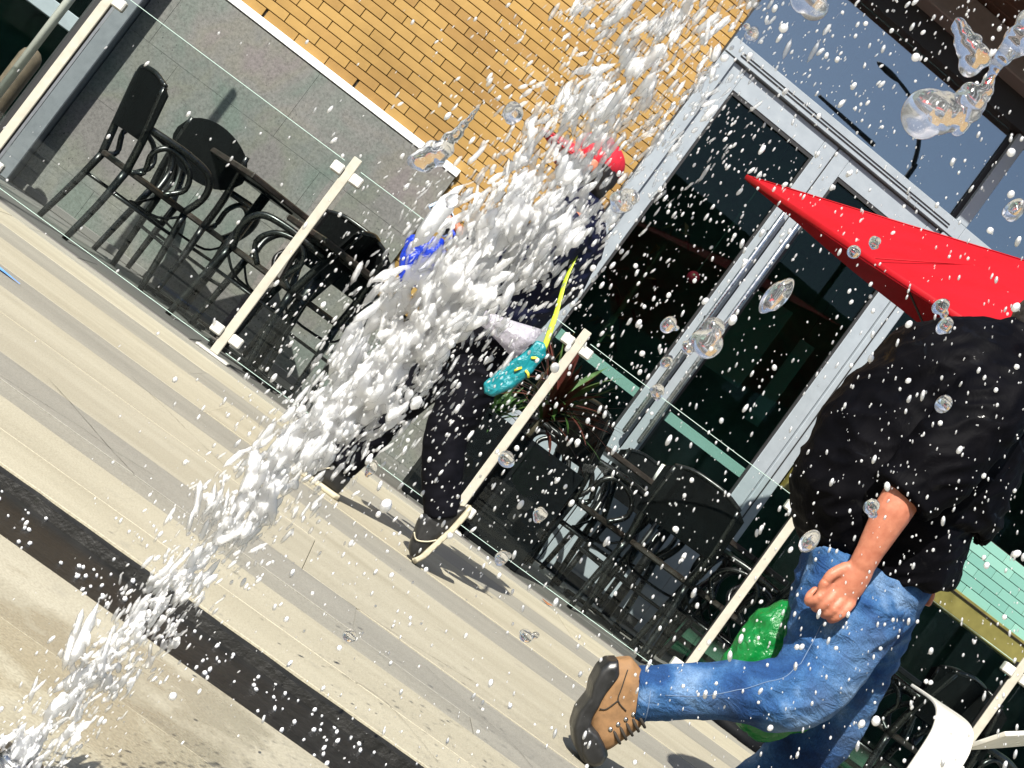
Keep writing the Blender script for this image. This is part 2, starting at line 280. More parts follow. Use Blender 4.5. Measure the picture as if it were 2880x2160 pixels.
# ------------------------------------------------------------------ mesh helpers
def mk(name, verts, faces, material, parent=None, smooth=False, loc=None):
    """link one mesh; verts are in the parent's local frame (or the world)"""
    me = bpy.data.meshes.new(name); me.from_pydata([tuple(v) for v in verts], [], faces); me.update()
    if smooth: me.polygons.foreach_set('use_smooth', [True]*len(me.polygons))
    o = bpy.data.objects.new(name, me); COL.objects.link(o)
    if material: me.materials.append(material)
    if parent: o.parent = parent
    if loc: o.location = loc
    return o
class MB:
    def __init__(s): s.v = []; s.f = []
    def add(s, v, f):
        b = len(s.v); s.v += [tuple(x) for x in v]; s.f += [tuple(i+b for i in q) for q in f]; return s
    def box(s, x0, x1, y0, y1, z0, z1, bev=0.0):
        if bev <= 0:
            v = [(x, y, z) for z in (z0, z1) for y in (y0, y1) for x in (x0, x1)]
            return s.add(v, [(0, 2, 3, 1), (4, 5, 7, 6), (0, 1, 5, 4), (2, 6, 7, 3), (0, 4, 6, 2), (1, 3, 7, 5)])
        b = min(bev, (x1-x0)/2.01, (y1-y0)/2.01, (z1-z0)/2.01); v = []
        for X, sx in ((x0, 1), (x1, -1)):
            for Yv, sy in ((y0, 1), (y1, -1)):
                for Z, sz in ((z0, 1), (z1, -1)):
                    v += [(X, Yv+sy*b, Z+sz*b), (X+sx*b, Yv, Z+sz*b), (X+sx*b, Yv+sy*b, Z)]
        I = lambda i, j, k, t: (i*4+j*2+k)*3+t
        f = [(I(0,0,0,0), I(0,0,1,0), I(0,1,1,0), I(0,1,0,0)), (I(1,0,0,0), I(1,1,0,0), I(1,1,1,0), I(1,0,1,0)),
             (I(0,0,0,1), I(1,0,0,1), I(1,0,1,1), I(0,0,1,1)), (I(0,1,0,1), I(0,1,1,1), I(1,1,1,1), I(1,1,0,1)),
             (I(0,0,0,2), I(0,1,0,2), I(1,1,0,2), I(1,0,0,2)), (I(0,0,1,2), I(1,0,1,2), I(1,1,1,2), I(0,1,1,2))]
        for i in (0, 1):
            for j in (0, 1):
                f.append((I(i,j,0,0), I(i,j,0,1), I(i,j,1,1), I(i,j,1,0)) if i == j else (I(i,j,0,1), I(i,j,0,0), I(i,j,1,0), I(i,j,1,1)))
                f.append((I(i,0,j,0), I(i,0,j,2), I(i,1,j,2), I(i,1,j,0)) if i != j else (I(i,0,j,2), I(i,0,j,0), I(i,1,j,0), I(i,1,j,2)))
                f.append((I(0,i,j,1), I(0,i,j,2), I(1,i,j,2), I(1,i,j,1)) if i == j else (I(0,i,j,2), I(0,i,j,1), I(1,i,j,1), I(1,i,j,2)))
                for k in (0, 1): f.append((I(i,j,k,0), I(i,j,k,1), I(i,j,k,2)) if (i+j+k) % 2 else (I(i,j,k,0), I(i,j,k,2), I(i,j,k,1)))
        return s.add(v, f)
    def tube(s, pts, rad, n=8, up=(0, 0, 1), flat=1.0, caps=True, smooth_path=0, round_ends=False):
        P = [Vector(p) for p in pts]; rr = list(rad) if isinstance(rad, (list, tuple)) else [rad]*len(P)
        if smooth_path:
            P, rr = catmull(P, rr, smooth_path)
        if round_ends:
            d0 = (P[0]-P[1]).normalized(); d1 = (P[-1]-P[-2]).normalized(); A = []; B = []
            ra = rr[0] if not isinstance(rr[0], tuple) else min(rr[0]); rb = rr[-1] if not isinstance(rr[-1], tuple) else min(rr[-1])
            sc2 = lambda r, k: tuple(q*k for q in r) if isinstance(r, tuple) else r*k
            for a in (85, 60, 30): A.append((P[0]+d0*ra*math.sin(R(a)), sc2(rr[0], math.cos(R(a)))))
            for a in (30, 60, 85): B.append((P[-1]+d1*rb*math.sin(R(a)), sc2(rr[-1], math.cos(R(a)))))
            P = [p for p, _ in A]+P+[p for p, _ in B]; rr = [q for _, q in A]+rr+[q for _, q in B]
        base = len(s.v); up = Vector(up)
        for i, p in enumerate(P):
            t = (P[min(i+1, len(P)-1)]-P[max(i-1, 0)]).normalized()
            a = up - t*up.dot(t)
            if a.length < 1e-4: a = Vector((1, 0, 0)) - t*t.x
            a.normalize(); b = t.cross(a)
            ra, rb = rr[i] if isinstance(rr[i], tuple) else (rr[i]*flat, rr[i])
            for k in range(n):
                th = 2*math.pi*k/n; s.v.append(tuple(p+a*(math.cos(th)*ra)+b*(math.sin(th)*rb)))
        for i in range(len(P)-1):
            for k in range(n):
                k2 = (k+1) % n
                s.f.append((base+i*n+k, base+i*n+k2, base+(i+1)*n+k2, base+(i+1)*n+k))
        if caps:
            s.f.append(tuple(base+k for k in reversed(range(n)))); e = base+(len(P)-1)*n
            s.f.append(tuple(e+k for k in range(n)))
        return s
    def ball(s, c, r, nu=12, nv=8, rot=None):
        r = (r, r, r) if isinstance(r, (int, float)) else r; base = len(s.v); c = Vector(c)
        for i in range(1, nv):
            ph = math.pi*i/nv
            for k in range(nu):
                th = 2*math.pi*k/nu; q = Vector((r[0]*math.sin(ph)*math.cos(th), r[1]*math.sin(ph)*math.sin(th), r[2]*math.cos(ph)))
                if rot: q = rot @ q
                s.v.append(tuple(c+q))
        t = Vector((0, 0, r[2])); t = rot @ t if rot else t
        s.v.append(tuple(c+t)); s.v.append(tuple(c-t)); T = len(s.v)-2
        for i in range(nv-2):
            for k in range(nu):
                k2 = (k+1) % nu; s.f.append((base+i*nu+k, base+(i+1)*nu+k, base+(i+1)*nu+k2, base+i*nu+k2))
        for k in range(nu):
            k2 = (k+1) % nu; s.f.append((T, base+k, base+k2)); s.f.append((T+1, base+(nv-2)*nu+k2, base+(nv-2)*nu+k))
        return s
    def prism(s, poly, y0, y1, insets=None):
        """an x-z outline given thickness along y; insets = [(t in 0..1, scale)] rounds it"""
        cx = sum(p[0] for p in poly)/len(poly); cz = sum(p[1] for p in poly)/len(poly); n = len(poly)
        sl_ = insets or [(0, 1), (1, 1)]; base = len(s.v)
        for t, k in sl_:
            for x, z in poly: s.v.append((cx+(x-cx)*k, y0+(y1-y0)*t, cz+(z-cz)*k))
        for i in range(len(sl_)-1):
            for k in range(n):
                k2 = (k+1) % n; s.f.append((base+i*n+k, base+i*n+k2, base+(i+1)*n+k2, base+(i+1)*n+k))
        s.f.append(tuple(base+k for k in reversed(range(n)))); e = base+(len(sl_)-1)*n; s.f.append(tuple(e+k for k in range(n)))
        return s
    def build(s, name, material, parent=None, smooth=False, loc=None): return mk(name, s.v, s.f, material, parent, smooth, loc)
def catmull(P, rr, k):
    out = []; ro = []
    for i in range(len(P)-1):
        p0, p1, p2, p3 = P[max(i-1, 0)], P[i], P[i+1], P[min(i+2, len(P)-1)]
        for j in range(k):
            t = j/k
            out.append(0.5*((2*p1)+(p2-p0)*t+(2*p0-5*p1+4*p2-p3)*t*t+(3*p1-p0-3*p2+p3)*t**3))
            a, b = rr[i], rr[i+1]
            ro.append(tuple(x+(y-x)*t for x, y in zip(a, b)) if isinstance(a, tuple) else a+(b-a)*t)
    out.append(P[-1]); ro.append(rr[-1]); return out, ro
def fuse(name, mb, voxel, material, parent=None, smooth=4, disp=None, dscale=1.0):
    """melt overlapping closed shapes into one continuous skin"""
    me = bpy.data.meshes.new('tmp'); me.from_pydata(mb.v, [], mb.f); me.update()
    t = bpy.data.objects.new('tmp', me); COL.objects.link(t)
    r = t.modifiers.new('r', 'REMESH'); r.mode = 'VOXEL'; r.voxel_size = voxel; r.use_smooth_shade = True
    if smooth:
        sm = t.modifiers.new('s', 'SMOOTH'); sm.iterations = smooth; sm.factor = 0.5
    dg = bpy.context.evaluated_depsgraph_get(); dg.update()
    out = bpy.data.meshes.new_from_object(t.evaluated_get(dg)); out.name = name
    bpy.data.objects.remove(t); bpy.data.meshes.remove(me)
    if disp:
        nv = len(out.vertices); co = np.empty(nv*3, np.float32); no = np.empty(nv*3, np.float32)
        out.vertices.foreach_get('co', co); out.vertices.foreach_get('normal', no); co = co.reshape(-1, 3); no = no.reshape(-1, 3)
        d = np.array([disp(c) for c in co], np.float32)
        co += no*d[:, None]; out.vertices.foreach_set('co', co.ravel()); out.update()
    out.polygons.foreach_set('use_smooth', [True]*len(out.polygons))
    out.materials.clear(); out.materials.append(material)
    o = bpy.data.objects.new(name, out); COL.objects.link(o)
    if parent: o.parent = parent
    return o
def tag(o, label=None, cat=None, group=None, kind=None):
    if label: o['label'] = label
    if cat: o['category'] = cat
    if group: o['group'] = group
    if kind: o['kind'] = kind
    return o
def thing(name, label, cat, loc=(0, 0, 0), rz=0, group=None):
    o = bpy.data.objects.new(name, None); COL.objects.link(o); o.location = loc; o.rotation_euler = (0, 0, rz)
    o.empty_display_size = 0.1
    return tag(o, label, cat, group)
def world_parent(o, root):
    """hang an object modelled in world coordinates on a thing without moving it"""
    o.parent = root; bpy.context.view_layer.update(); o.matrix_parent_inverse = root.matrix_world.inverted(); return o
# ------------------------------------------------------------------ ground and paving
g = MB().add([(-200, -200, -0.045), (200, -200, -0.045), (200, 200, -0.045), (-200, 200, -0.045)], [(0, 1, 2, 3)]).build('ground', M['grey_stone'])
tag(g, kind='structure')
plaza = thing('plaza_paving', None, None); plaza['kind'] = 'structure'
mb = MB().box(-6.5, 7.5, -3, 1.80, -0.044, -0.020); mb.box(-6.5, 7.5, 2.15, 6.46, -0.044, -0.020)
mb.build('joint_bed', M['mortar'], plaza)
rows = [(-1.2, -0.5, 'cream'), (-0.5, 0.2, 'grey_stone'), (0.2, 0.75, 'cream'), (0.75, 1.246, 'cream'), (1.246, 1.53, 'cream'), (1.53, 1.806, 'cream'),
        (2.140, 2.343, 'cream'), (2.343, 2.585, 'cream'), (2.585, 2.72, 'grey_stone'), (2.72, 2.98, 'grey_stone'), (2.98, 3.48, 'cream'), (3.48, 3.907, 'cream'),
        (3.907, 4.36, 'grey_stone'), (4.36, 5.06, 'cream'), (5.06, 5.55, 'grey_stone'), (5.55, 6.15, 'cream'), (6.15, 6.40, 'grey_stone')]  # last row: shade under the rail posts put into grey slabs
for y0, y1, k in rows:
    x = -6.4 + rnd.uniform(0, 0.8)
    while x < 7.3:
        L = rnd.uniform(2.4, 4.2); dz = rnd.uniform(-0.0015, 0.0015)
        MB().box(x+0.0006, min(x+L, 7.4)-0.0006, y0+0.0009, y1-0.0009, -0.020, dz, 0.0009).build('paving_slab', M[k], plaza)
        x += L
ch = thing('drain_channel', None, None); ch['kind'] = 'structure'
MB().box(-6.5, 7.5, 1.815, 2.130, -0.0445, -0.026).build('channel_floor', M['wet'], ch)
# worn stone lips with an uneven edge
for yy, sgn in ((1.806, 1), (2.140, -1)):
    mb = MB(); xs = np.linspace(-6.4, 7.3, 500); vb = []
    for i, x in enumerate(xs):
        e = abs(mnoise.noise(Vector((x*9, yy, 0))))*0.010+abs(mnoise.noise(Vector((x*31, yy, 3))))*0.006
        vb += [(x, yy, -0.03), (x, yy, -0.0035-e*0.25), (x, yy+sgn*(0.006+e), -0.008-e*0.4), (x, yy+sgn*(0.009+e), -0.03)]
    fb = []
    for i in range(len(xs)-1):
        for j in range(3):
            q = (i*4+j, i*4+j+1, i*4+4+j+1, i*4+4+j); fb.append(q if sgn > 0 else q[::-1])
    mb.add(vb, fb).build('channel_lip', M['wet'], ch)
for (x, y, r_) in ((0.36, 2.0, 0.03), (-0.12, 1.92, 0.022), (0.55, 1.9, 0.02), (0.1, 2.06, 0.016)):
    pass
def crack(pts):
    P, _ = catmull([Vector((x, y, 0.0018)) for x, y in pts], [0]*len(pts), 6); v = []
    for i, q in enumerate(P):
        d = (P[min(i+1, len(P)-1)]-P[max(i-1, 0)]).normalized(); s = Vector((-d.y, d.x, 0)); j = rnd.uniform(-0.0022, 0.0022); wd = rnd.uniform(0.0003, 0.0010)
        v += [q+s*(j-wd), q+s*(j+wd)]
    mk('crack', v, [(i*2, i*2+2, i*2+3, i*2+1) for i in range(len(P)-1)], M['mortar'], plaza)
for c_ in ([(-0.565, 3.06), (-0.447, 2.924), (-0.349, 2.801), (-0.269, 2.719)], [(-0.581, 2.74), (-0.517, 2.759), (-0.42, 2.796), (-0.349, 2.801), (-0.248, 2.839)],
           [(-0.561, 3.978), (-0.406, 3.82), (-0.336, 3.739), (-0.186, 3.584)], [(0.2, 2.971), (0.319, 2.998), (0.475, 3.057), (0.561, 3.1)], [(0.413, 2.888), (0.532, 2.796), (0.618, 2.741), (0.66, 2.66)], [(0.23, 2.33), (0.324, 2.346), (0.42, 2.207)]): crack(c_)
terrace = thing('terrace_floor', None, None); terrace['kind'] = 'structure'
MB().box(-6.5, 7.5, 6.40, 10.5, -0.044, -0.014).build('joint_bed', M['mortar'], terrace)
yy = 6.402
while yy < 9.4:
    x = -6.4 + rnd.uniform(0, 0.3)
    while x < 7.0:
        MB().box(x+0.002, x+0.598, yy+0.002, yy+0.448, -0.014, rnd.uniform(-0.001, 0.001), 0.003).build('floor_tile', M['terrace'], terrace); x += 0.6
    yy += 0.45
# ragged blue chalk smear on the paving
pts = [(-1.42, 4.28), (-1.30, 4.33), (-1.14, 4.27), (-1.06, 4.225), (-1.00, 4.19), (-1.06, 4.195), (-1.12, 4.195), (-1.24, 4.20), (-1.38, 4.22)]
c_ = MB().prism([(x, y) for x, y in pts], 0, 0.0012); c_.v = [(x, z, y+0.0026) for x, y, z in c_.v]; c_.f = [f[::-1] for f in c_.f]
tag(c_.build('chalk_smear', M['bluepaint']), 'bright blue chalk smear on the cream paving', 'chalk mark')

# ------------------------------------------------------------------ facade (its own frame: u along the wall, v out of it, z up)
TH = R(6); FO = (0, 8.47, 0)
def fthing(name, label, cat): return thing(name, label, cat, FO, TH)
swall = fthing('stone_wall', 'grey pitted stone wall under the ochre bricks behind the chairs', 'wall')
MB().box(-2.33, -0.380, -0.070, 0.0, 0, 1.54).box(-0.379, 0.45, -0.070, 0.0, 0, 0.66).build('backing', M['mortar'], swall)
for z0, z1, us in ((0.0, 0.23, (-2.33, -1.95, -0.85, -0.38, 0.45)), (0.23, 0.657, (-2.33, -1.50, -0.38, 0.45)), (0.657, 1.084, (-2.33, -2.0, -1.02, -0.38)), (1.084, 1.538, (-2.33, -2.20, -1.35, -0.38))):
    for a, b in zip(us, us[1:]):
        MB().box(a+0.0006, b-0.0006, -0.10+rnd.uniform(-0.001, 0.001), -0.071, z0+0.0006, z1-0.0006, 0.0008).build('stone_panel', M['cladding'], swall)
MB().box(-2.33, -0.375, -0.108, -0.02, 1.5405, 1.588, 0.003).build('white_trim', M['white'], swall)
MB().box(-2.33, -0.38, -0.13, -0.101, 0.0, 0.045, 0.004).build('skirting', M['terrace'], swall)

bwall = fthing('brick_wall', 'ochre yellow brick wall with thin dark joints above the stone wall', 'wall')
MB().box(-2.33, 0.452, -0.055, 0.05, 1.589, 5.2).build('mortar_bed', M['mortar'], bwall)
MB().box(-0.379, 0.452, -0.055, 0.05, 0.661, 1.588).build('mortar_bed', M['mortar'], bwall)
BL, BH, J = 0.2134, 0.0583, 0.0042
import bmesh
def in_view(u, z):
    x = FO[0]+u*math.cos(TH); y = FO[1]+u*math.sin(TH); d = Vector((x, y, z-CAMH)); zz = d.dot(fwd)
    px, py = d.dot(cr)/zz/0.72*2, d.dot(cu)/zz/0.54*2
    return abs(px) < 1.02 and abs(py) < 1.02
cell = {}
def brick_mesh(L):
    k = round(L, 4)
    if k not in cell:
        b = MB().box(0, L, -0.072, -0.054, 0, BH-J, 0.0022)
        me = bpy.data.meshes.new('brick'); me.from_pydata(b.v, [], b.f); me.update(); me.materials.append(M['brick']); cell[k] = me
    return cell[k]
seen = []; hidden = MB()
nrow = int(5.2/BH); zb = 1.5905-27*BH
weep = 0
for r_ in range(nrow):
    z = zb + r_*BH
    if z < 0.66: continue
    if z+BH > 5.2: break
    ulo = -2.33 if z > 1.585 else -0.379
    uu = -2.75 + (0.5*BL if r_ % 2 else 0) - BL
    while uu < 0.45:
        a = max(uu, ulo); b = min(uu+BL, 0.452)
        if b-a > 0.02:
            gap = J
            if r_ == 27:
                weep += 1
                if weep % 3 == 0: gap = 0.016
            if in_view((a+b)/2, z): seen.append((a, z, b-a-gap))
            else: hidden.box(a, b-J, -0.072, -0.054, z, z+BH-J, 0.0022)
        uu += BL
def far_key(t): return abs(t[0]+0.3)
seen.sort(key=far_key)
for a, z, L in seen[:299]:
    o = bpy.data.objects.new('brick', brick_mesh(L)); COL.objects.link(o); o.parent = bwall
    o.location = (a, rnd.uniform(-0.0012, 0.0012), z)
for a, z, L in seen[299:]: hidden.box(a, a+L, -0.072, -0.054, z, z+BH-J, 0.0022)
hb_ = hidden.build('brick_field', M['brick'], bwall); hb_['kind'] = 'stuff'

# grey pilaster and dark window beyond it, at the near end of the wall
pil = fthing('pilaster', 'plain grey pilaster at the end of the stone wall', 'pilaster')
MB().box(-2.45, -2.335, -0.25, 0.05, 0, 5.2, 0.006).build('shaft', M['alu_dark'], pil)
MB().box(-2.55, -2.451, -0.22, 0.05, 0, 5.2).build('shadow_gap', M['gasket'], pil)
lwin = fthing('side_window', 'dark window with a grey crossbar beyond the grey pilaster', 'window')
MB().box(-5.2, -2.555, -0.06, -0.045, 0, 5.2).build('pane', M['door_glass'], lwin)
MB().box(-5.2, -2.555, -0.12, -0.061, 0.86, 0.955, 0.004).build('crossbar', M['alu'], lwin)
lc = thing('timber_post', 'weathered brown rounded timber post before the dark side window', 'post', (-2.45, 7.55, 0))
MB().tube([(0, 0, 0), (0, 0, 0.60)], 0.062, 14, round_ends=True).build('trunk', M['timber'], lc, True)
MB().tube([(0, 0, 0.0005), (0, 0, 0.03)], 0.085, 14).build('foot', M['alu_dark'], lc)
lp = thing('standpipe', 'pale bluish steel standpipe crossing the dark side window', 'pipe', (-2.29, 7.0, 0))
MB().tube([(0, 0, 0.34), (0, 0, 2.4)], 0.022, 16).build('tube', M['clamp'], lp, True)
MB().tube([(0, 0, 0.0), (0, 0, 0.335)], 0.024, 16).build('lower_tube', M['alu'], lp, True)

# ------------------------------------------------------------------ glazed entrance
ent = fthing('glazed_entrance', 'pale aluminium double glass doors with dark panes and a tall transom window', 'door')
A = M['alu']
MB().box(0.455, 0.545, -0.11, 0.05, 0, 3.134, 0.004).build('jamb', A, ent)
MB().box(0.455, 2.34, -0.118, 0.05, 3.1345, 3.240, 0.004).build('transom_bar', A, ent)
MB().box(0.55, 2.24, -0.124, -0.1185, 3.165, 3.170).build('transom_groove', M['gasket'], ent)
MB().box(0.55, 2.24, -0.124, -0.1185, 3.186, 3.190).build('transom_groove', M['gasket'], ent)
MB().box(2.236, 2.34, -0.11, 0.05, 0, 3.134, 0.004).build('jamb', A, ent)
MB().box(2.27, 2.278, -0.1135, -0.1105, 0.02, 3.1).build('jamb_groove', M['gasket'], ent)
MB().box(0.446, 0.454, -0.10, 0.05, 0, 3.92).build('seal', M['gasket'], ent)
MB().box(0.462, 2.262, -0.052, -0.040, 3.2405, 3.92).build('transom_pane', M['high_glass'], ent)
MB().box(2.2625, 2.345, -0.112, 0.05, 3.2405, 3.92, 0.004).build('mullion', A, ent)
MB().box(2.232, 2.262, -0.075, -0.053, 3.2405, 3.92).build('seal', M['gasket'], ent)
MB().box(0.462, 5.5, -0.14, 0.05, 3.9205, 4.09).build('head_seal', M['gasket'], ent)
def leaf(u0, u1, pull_u):
    lf = MB().box(u0, u0+0.095, -0.085, -0.03, 0.012, 3.128, 0.003).box(u1-0.095, u1, -0.085, -0.03, 0.012, 3.128, 0.003)
    d = lf.build('door_leaf', A, ent)
    MB().box(u0+0.0955, u1-0.0955, -0.083, -0.032, 2.985, 3.128, 0.003).build('top_rail', A, d)
    MB().box(u0+0.0955, u1-0.0955, -0.083, -0.032, 0.075, 0.67, 0.003).build('kick_panel', A, d)
    MB().box(u0+0.0955, u1-0.0955, -0.075, -0.04, 0.012, 0.0745).build('bottom_seal', M['gasket'], d)
    MB().box(u0+0.0955, u0+0.112, -0.078, -0.066, 0.672, 2.984).box(u1-0.112, u1-0.0955, -0.078, -0.066, 0.672, 2.984).box(u0+0.112, u1-0.112, -0.078, -0.066, 2.962, 2.984).build('seal', M['gasket'], d)
    MB().box(u0+0.096, u1-0.096, -0.062, -0.052, 0.671, 2.984).build('pane', M['door_glass'], d)
    MB().box(u0+0.113, u1-0.113, -0.0665, -0.0635, 1.15, 1.215).build('frosted_band', M['frosted'], d)
    MB().tube([(pull_u, -0.145, 0.95), (pull_u, -0.145, 2.62)], 0.016, 14, round_ends=True).build('pull_bar', M['chrome'], d, True)
    for zz in (1.1, 1.8, 2.45):
        MB().tube([(pull_u, -0.13, zz), (pull_u, -0.0855, zz)], 0.009, 8).build('pull_stud', M['gasket'], d, True)
leaf(0.548, 1.387, 1.335); leaf(1.395, 2.233, 1.447)
MB().box(1.3872, 1.3948, -0.08, -0.035, 0.02, 3.12).build('meeting_seal', M['gasket'], ent)

rw = fthing('shop_window', 'dark shop window beside the glass doors with a long olive board', 'window')
MB().box(2.345, 5.5, -0.050, -0.040, 0.02, 3.13).build('pane', M['door_glass'], rw)
MB().box(2.346, 5.5, -0.052, -0.040, 3.2405, 3.92).build('upper_pane', M['high_glass'], rw)
MB().box(2.3405, 5.5, -0.115, 0.05, 3.1345, 3.2395, 0.004).build('transom_bar', A, rw)
MB().box(2.36, 5.5, -0.16, -0.055, 1.255, 1.412, 0.004).build('olive_board', M['olive'], rw)
MB().box(2.36, 5.5, -0.172, -0.1605, 1.388, 1.394).build('board_bead', M['brownwood'], rw)
gb = fthing('mirrored_brick_panel', 'pale green bricks standing in for brickwork mirrored above the olive board', 'wall')  # window reflection of a brick building, modelled as solid bricks
MB().box(3.55, 5.5, -0.085, -0.055, 1.4125, 1.80).build('bed', M['mortar'], gb)
for r_ in range(6):
    uu = 3.55 + (0.107 if r_ % 2 else 0) - 0.2134
    while uu < 5.2:
        a = max(uu, 3.55); b = uu+0.2134
        if b-a > 0.03: MB().box(a, b-0.004, -0.10, -0.084, 1.4135+r_*0.064, 1.4135+r_*0.064+0.0605, 0.002).build('brick', M['glazed'], gb)
        uu += 0.2134
bm_ = fthing('canopy_beam', 'grey beam under the dark brown eaves above the tall window', 'beam')
MB().box(0.462, 5.5, -0.30, 0.05, 4.0905, 4.29, 0.006).build('beam', M['beam'], bm_)
ev = fthing('eaves', 'dark brown boarded eaves above the grey beam', 'eaves')
for i in range(7):
    MB().box(0.462, 5.5, -0.95+i*0.142, -0.95+i*0.142+0.137, 4.292, 4.33, 0.004).build('board', M['soffit'], ev)
MB().box(0.462, 5.5, -1.0, -0.952, 4.26, 4.85, 0.005).build('fascia', M['soffit'], ev)

# ------------------------------------------------------------------ room behind the glass
room = fthing('interior_room', None, None); room['kind'] = 'structure'
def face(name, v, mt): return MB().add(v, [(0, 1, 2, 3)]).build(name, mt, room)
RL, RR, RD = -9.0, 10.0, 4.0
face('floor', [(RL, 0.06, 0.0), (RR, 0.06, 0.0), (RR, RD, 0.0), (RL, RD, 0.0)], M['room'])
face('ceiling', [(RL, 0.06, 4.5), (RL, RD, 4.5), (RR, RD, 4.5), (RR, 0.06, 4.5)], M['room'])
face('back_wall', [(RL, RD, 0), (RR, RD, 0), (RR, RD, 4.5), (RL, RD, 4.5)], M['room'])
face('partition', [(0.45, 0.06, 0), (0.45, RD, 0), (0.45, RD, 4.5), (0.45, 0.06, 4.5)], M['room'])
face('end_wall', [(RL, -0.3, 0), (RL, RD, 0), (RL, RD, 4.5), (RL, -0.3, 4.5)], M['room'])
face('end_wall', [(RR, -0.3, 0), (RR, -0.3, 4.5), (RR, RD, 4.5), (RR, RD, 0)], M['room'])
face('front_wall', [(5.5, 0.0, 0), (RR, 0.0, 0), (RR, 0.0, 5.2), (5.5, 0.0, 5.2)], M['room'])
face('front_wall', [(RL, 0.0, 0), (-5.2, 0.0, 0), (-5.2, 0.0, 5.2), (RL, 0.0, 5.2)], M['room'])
def inside(name, label, cat, u, v, z): return thing(name, label, cat, (FO[0]+u*math.cos(TH)-v*math.sin(TH), FO[1]+u*math.sin(TH)+v*math.cos(TH), z), TH)
for nm, lb, u, z0, wd, hg in (('hanging_board', 'wide pale grey board hanging inside behind the far door pane', 2.02, 1.75, 0.34, 0.66), ('hanging_board', 'narrow pale grey board hanging inside next to the wide one', 2.42, 1.62, 0.12, 0.70)):
    t = inside(nm, lb, 'board', u, 1.25, z0); t.rotation_euler.z += R(-24)
    MB().box(-wd/2, wd/2, 0, 0.012, 0, hg, 0.003).build('sheet', M['pale_board'], t)
    MB().tube([(-wd/3, 0.006, hg-0.01), (-wd/3, 0.006, 4.5-z0)], 0.002, 5).build('cord', M['gasket'], t)
t = inside('globe_lamp', 'small red globe hanging inside the near door pane', 'lamp', 1.18, 0.12, 1.98)
MB().ball((0, 0, 0), 0.042, 18, 12).build('globe', M['redball'], t, True); MB().tube([(0, 0, 0.04), (0, 0, 2.5)], 0.002, 5).build('cord', M['gasket'], t)
t = inside('mirrored_plant', 'brownish plant standing in for foliage mirrored in the near door pane', 'plant', 0.98, 0.45, 0.0)  # reflection of plants in the pane, modelled as a plant inside
MB().tube([(0, 0, 0.35), (0.02, 0, 1.3), (0.0, 0, 2.1)], [0.03, 0.025, 0.012], 8, smooth_path=4).build('stem', M['timber'], t, True)
MB().tube([(0, 0, 0.0), (0, 0, 0.36)], [0.12, 0.16], 16).build('pot', M['planter'], t, True)
for i in range(26):
    a = rnd.uniform(0, 6.28); z = rnd.uniform(1.2, 2.25); L = rnd.uniform(0.14, 0.26); dx, dy = math.cos(a), math.sin(a)*0.6
    v = [(0, 0, z), (dx*L*0.5-dy*0.04, dy*L*0.5+dx*0.04, z+0.06), (dx*L, dy*L, z-0.02), (dx*L*0.5+dy*0.04, dy*L*0.5-dx*0.04, z+0.06)]
    mk('leaf', v, [(0, 1, 2, 3)], M['leaf_red'] if i % 3 else M['dry'], t)

# unseen building added across the square to darken the pane reflections
ob = thing('reflection_backdrop', 'dark green building added out of view for dark reflections in the glass', 'building', (0, -18, 0))
MB().box(-30, 30, -6, 0, 0, 8.6).build('wall', M['backdrop'], ob)
for i in range(14):
    for j in range(2): MB().box(-27+i*4, -25.4+i*4, 0.01, 0.05, 1.4+j*3.6, 3.6+j*3.6).build('window', M['high_glass'], ob)
# street lamp mirrored in the transom pane
sl_ = thing('street_lamp', 'dark street lamp with a curved arm mirrored in the transom pane', 'street lamp', (8.85, -7.0, 0))
MB().tube([(0, 0, 0), (0, 0, 5.0), (0, 0, 8.6), (-0.05, 0, 9.0), (-0.30, 0, 9.45), (-0.80, 0, 9.82), (-1.25, 0, 9.93)], [0.07, 0.06, 0.05, 0.045, 0.04, 0.035, 0.03], 10, smooth_path=6).build('pole', M['gasket'], sl_, True)
MB().ball((-1.5, 0, 9.92), (0.30, 0.10, 0.05)).build('lamp_head', M['gasket'], sl_, True)
MB().tube([(-0.9, 0, 8.75), (-2.3, 0, 8.75)], [0.05, 0.03], 8).build('banner_arm', M['gasket'], sl_, True)

# ------------------------------------------------------------------ glass balustrade
X0, SP, YP = -1.980, 1.298, 6.459
order = ['leftmost', 'second', 'third', 'fourth', 'fifth']
plab = ['cream steel rail post before the grey pilaster', 'cream steel rail post before the bistro chairs with its foot plate showing',
        'cream steel rail post beside the spiky planter', 'cream steel rail post just behind the green bag', 'cream steel rail post behind the curved bench arm']
def clamp(sx, z, parent):
    x0, x1 = (0.023, 0.080) if sx > 0 else (-0.080, -0.023)
    MB().box(x0, x1, -0.022, 0.022, z-0.025, z+0.025, 0.006).build('glass_clamp', M['clamp'], parent)
for i in range(-1, 6):
    lab = plab[i] if 0 <= i < 5 else ('cream steel rail post outside the frame beyond the pilaster' if i < 0 else 'cream steel rail post past the bench arm')
    p = thing('rail_post', lab, 'post', (X0+SP*i, YP, 0), group='glass balustrade posts')
    MB().box(-0.0215, 0.0215, -0.006, 0.006, 0.013, 1.10, 0.003).build('upright', M['steel_cream'], p)
    MB().box(-0.018, 0.018, 0.0075, 0.045, 0.013, 1.07, 0.003).build('rib', M['gasket'], p)
    MB().box(-0.085, 0.085, -0.05, 0.06, 0.0005, 0.0125, 0.003).build('foot_plate', M['clamp'], p)
    for sx in (-1, 1):
        for z in (1.012, 0.112): clamp(sx, z, p)
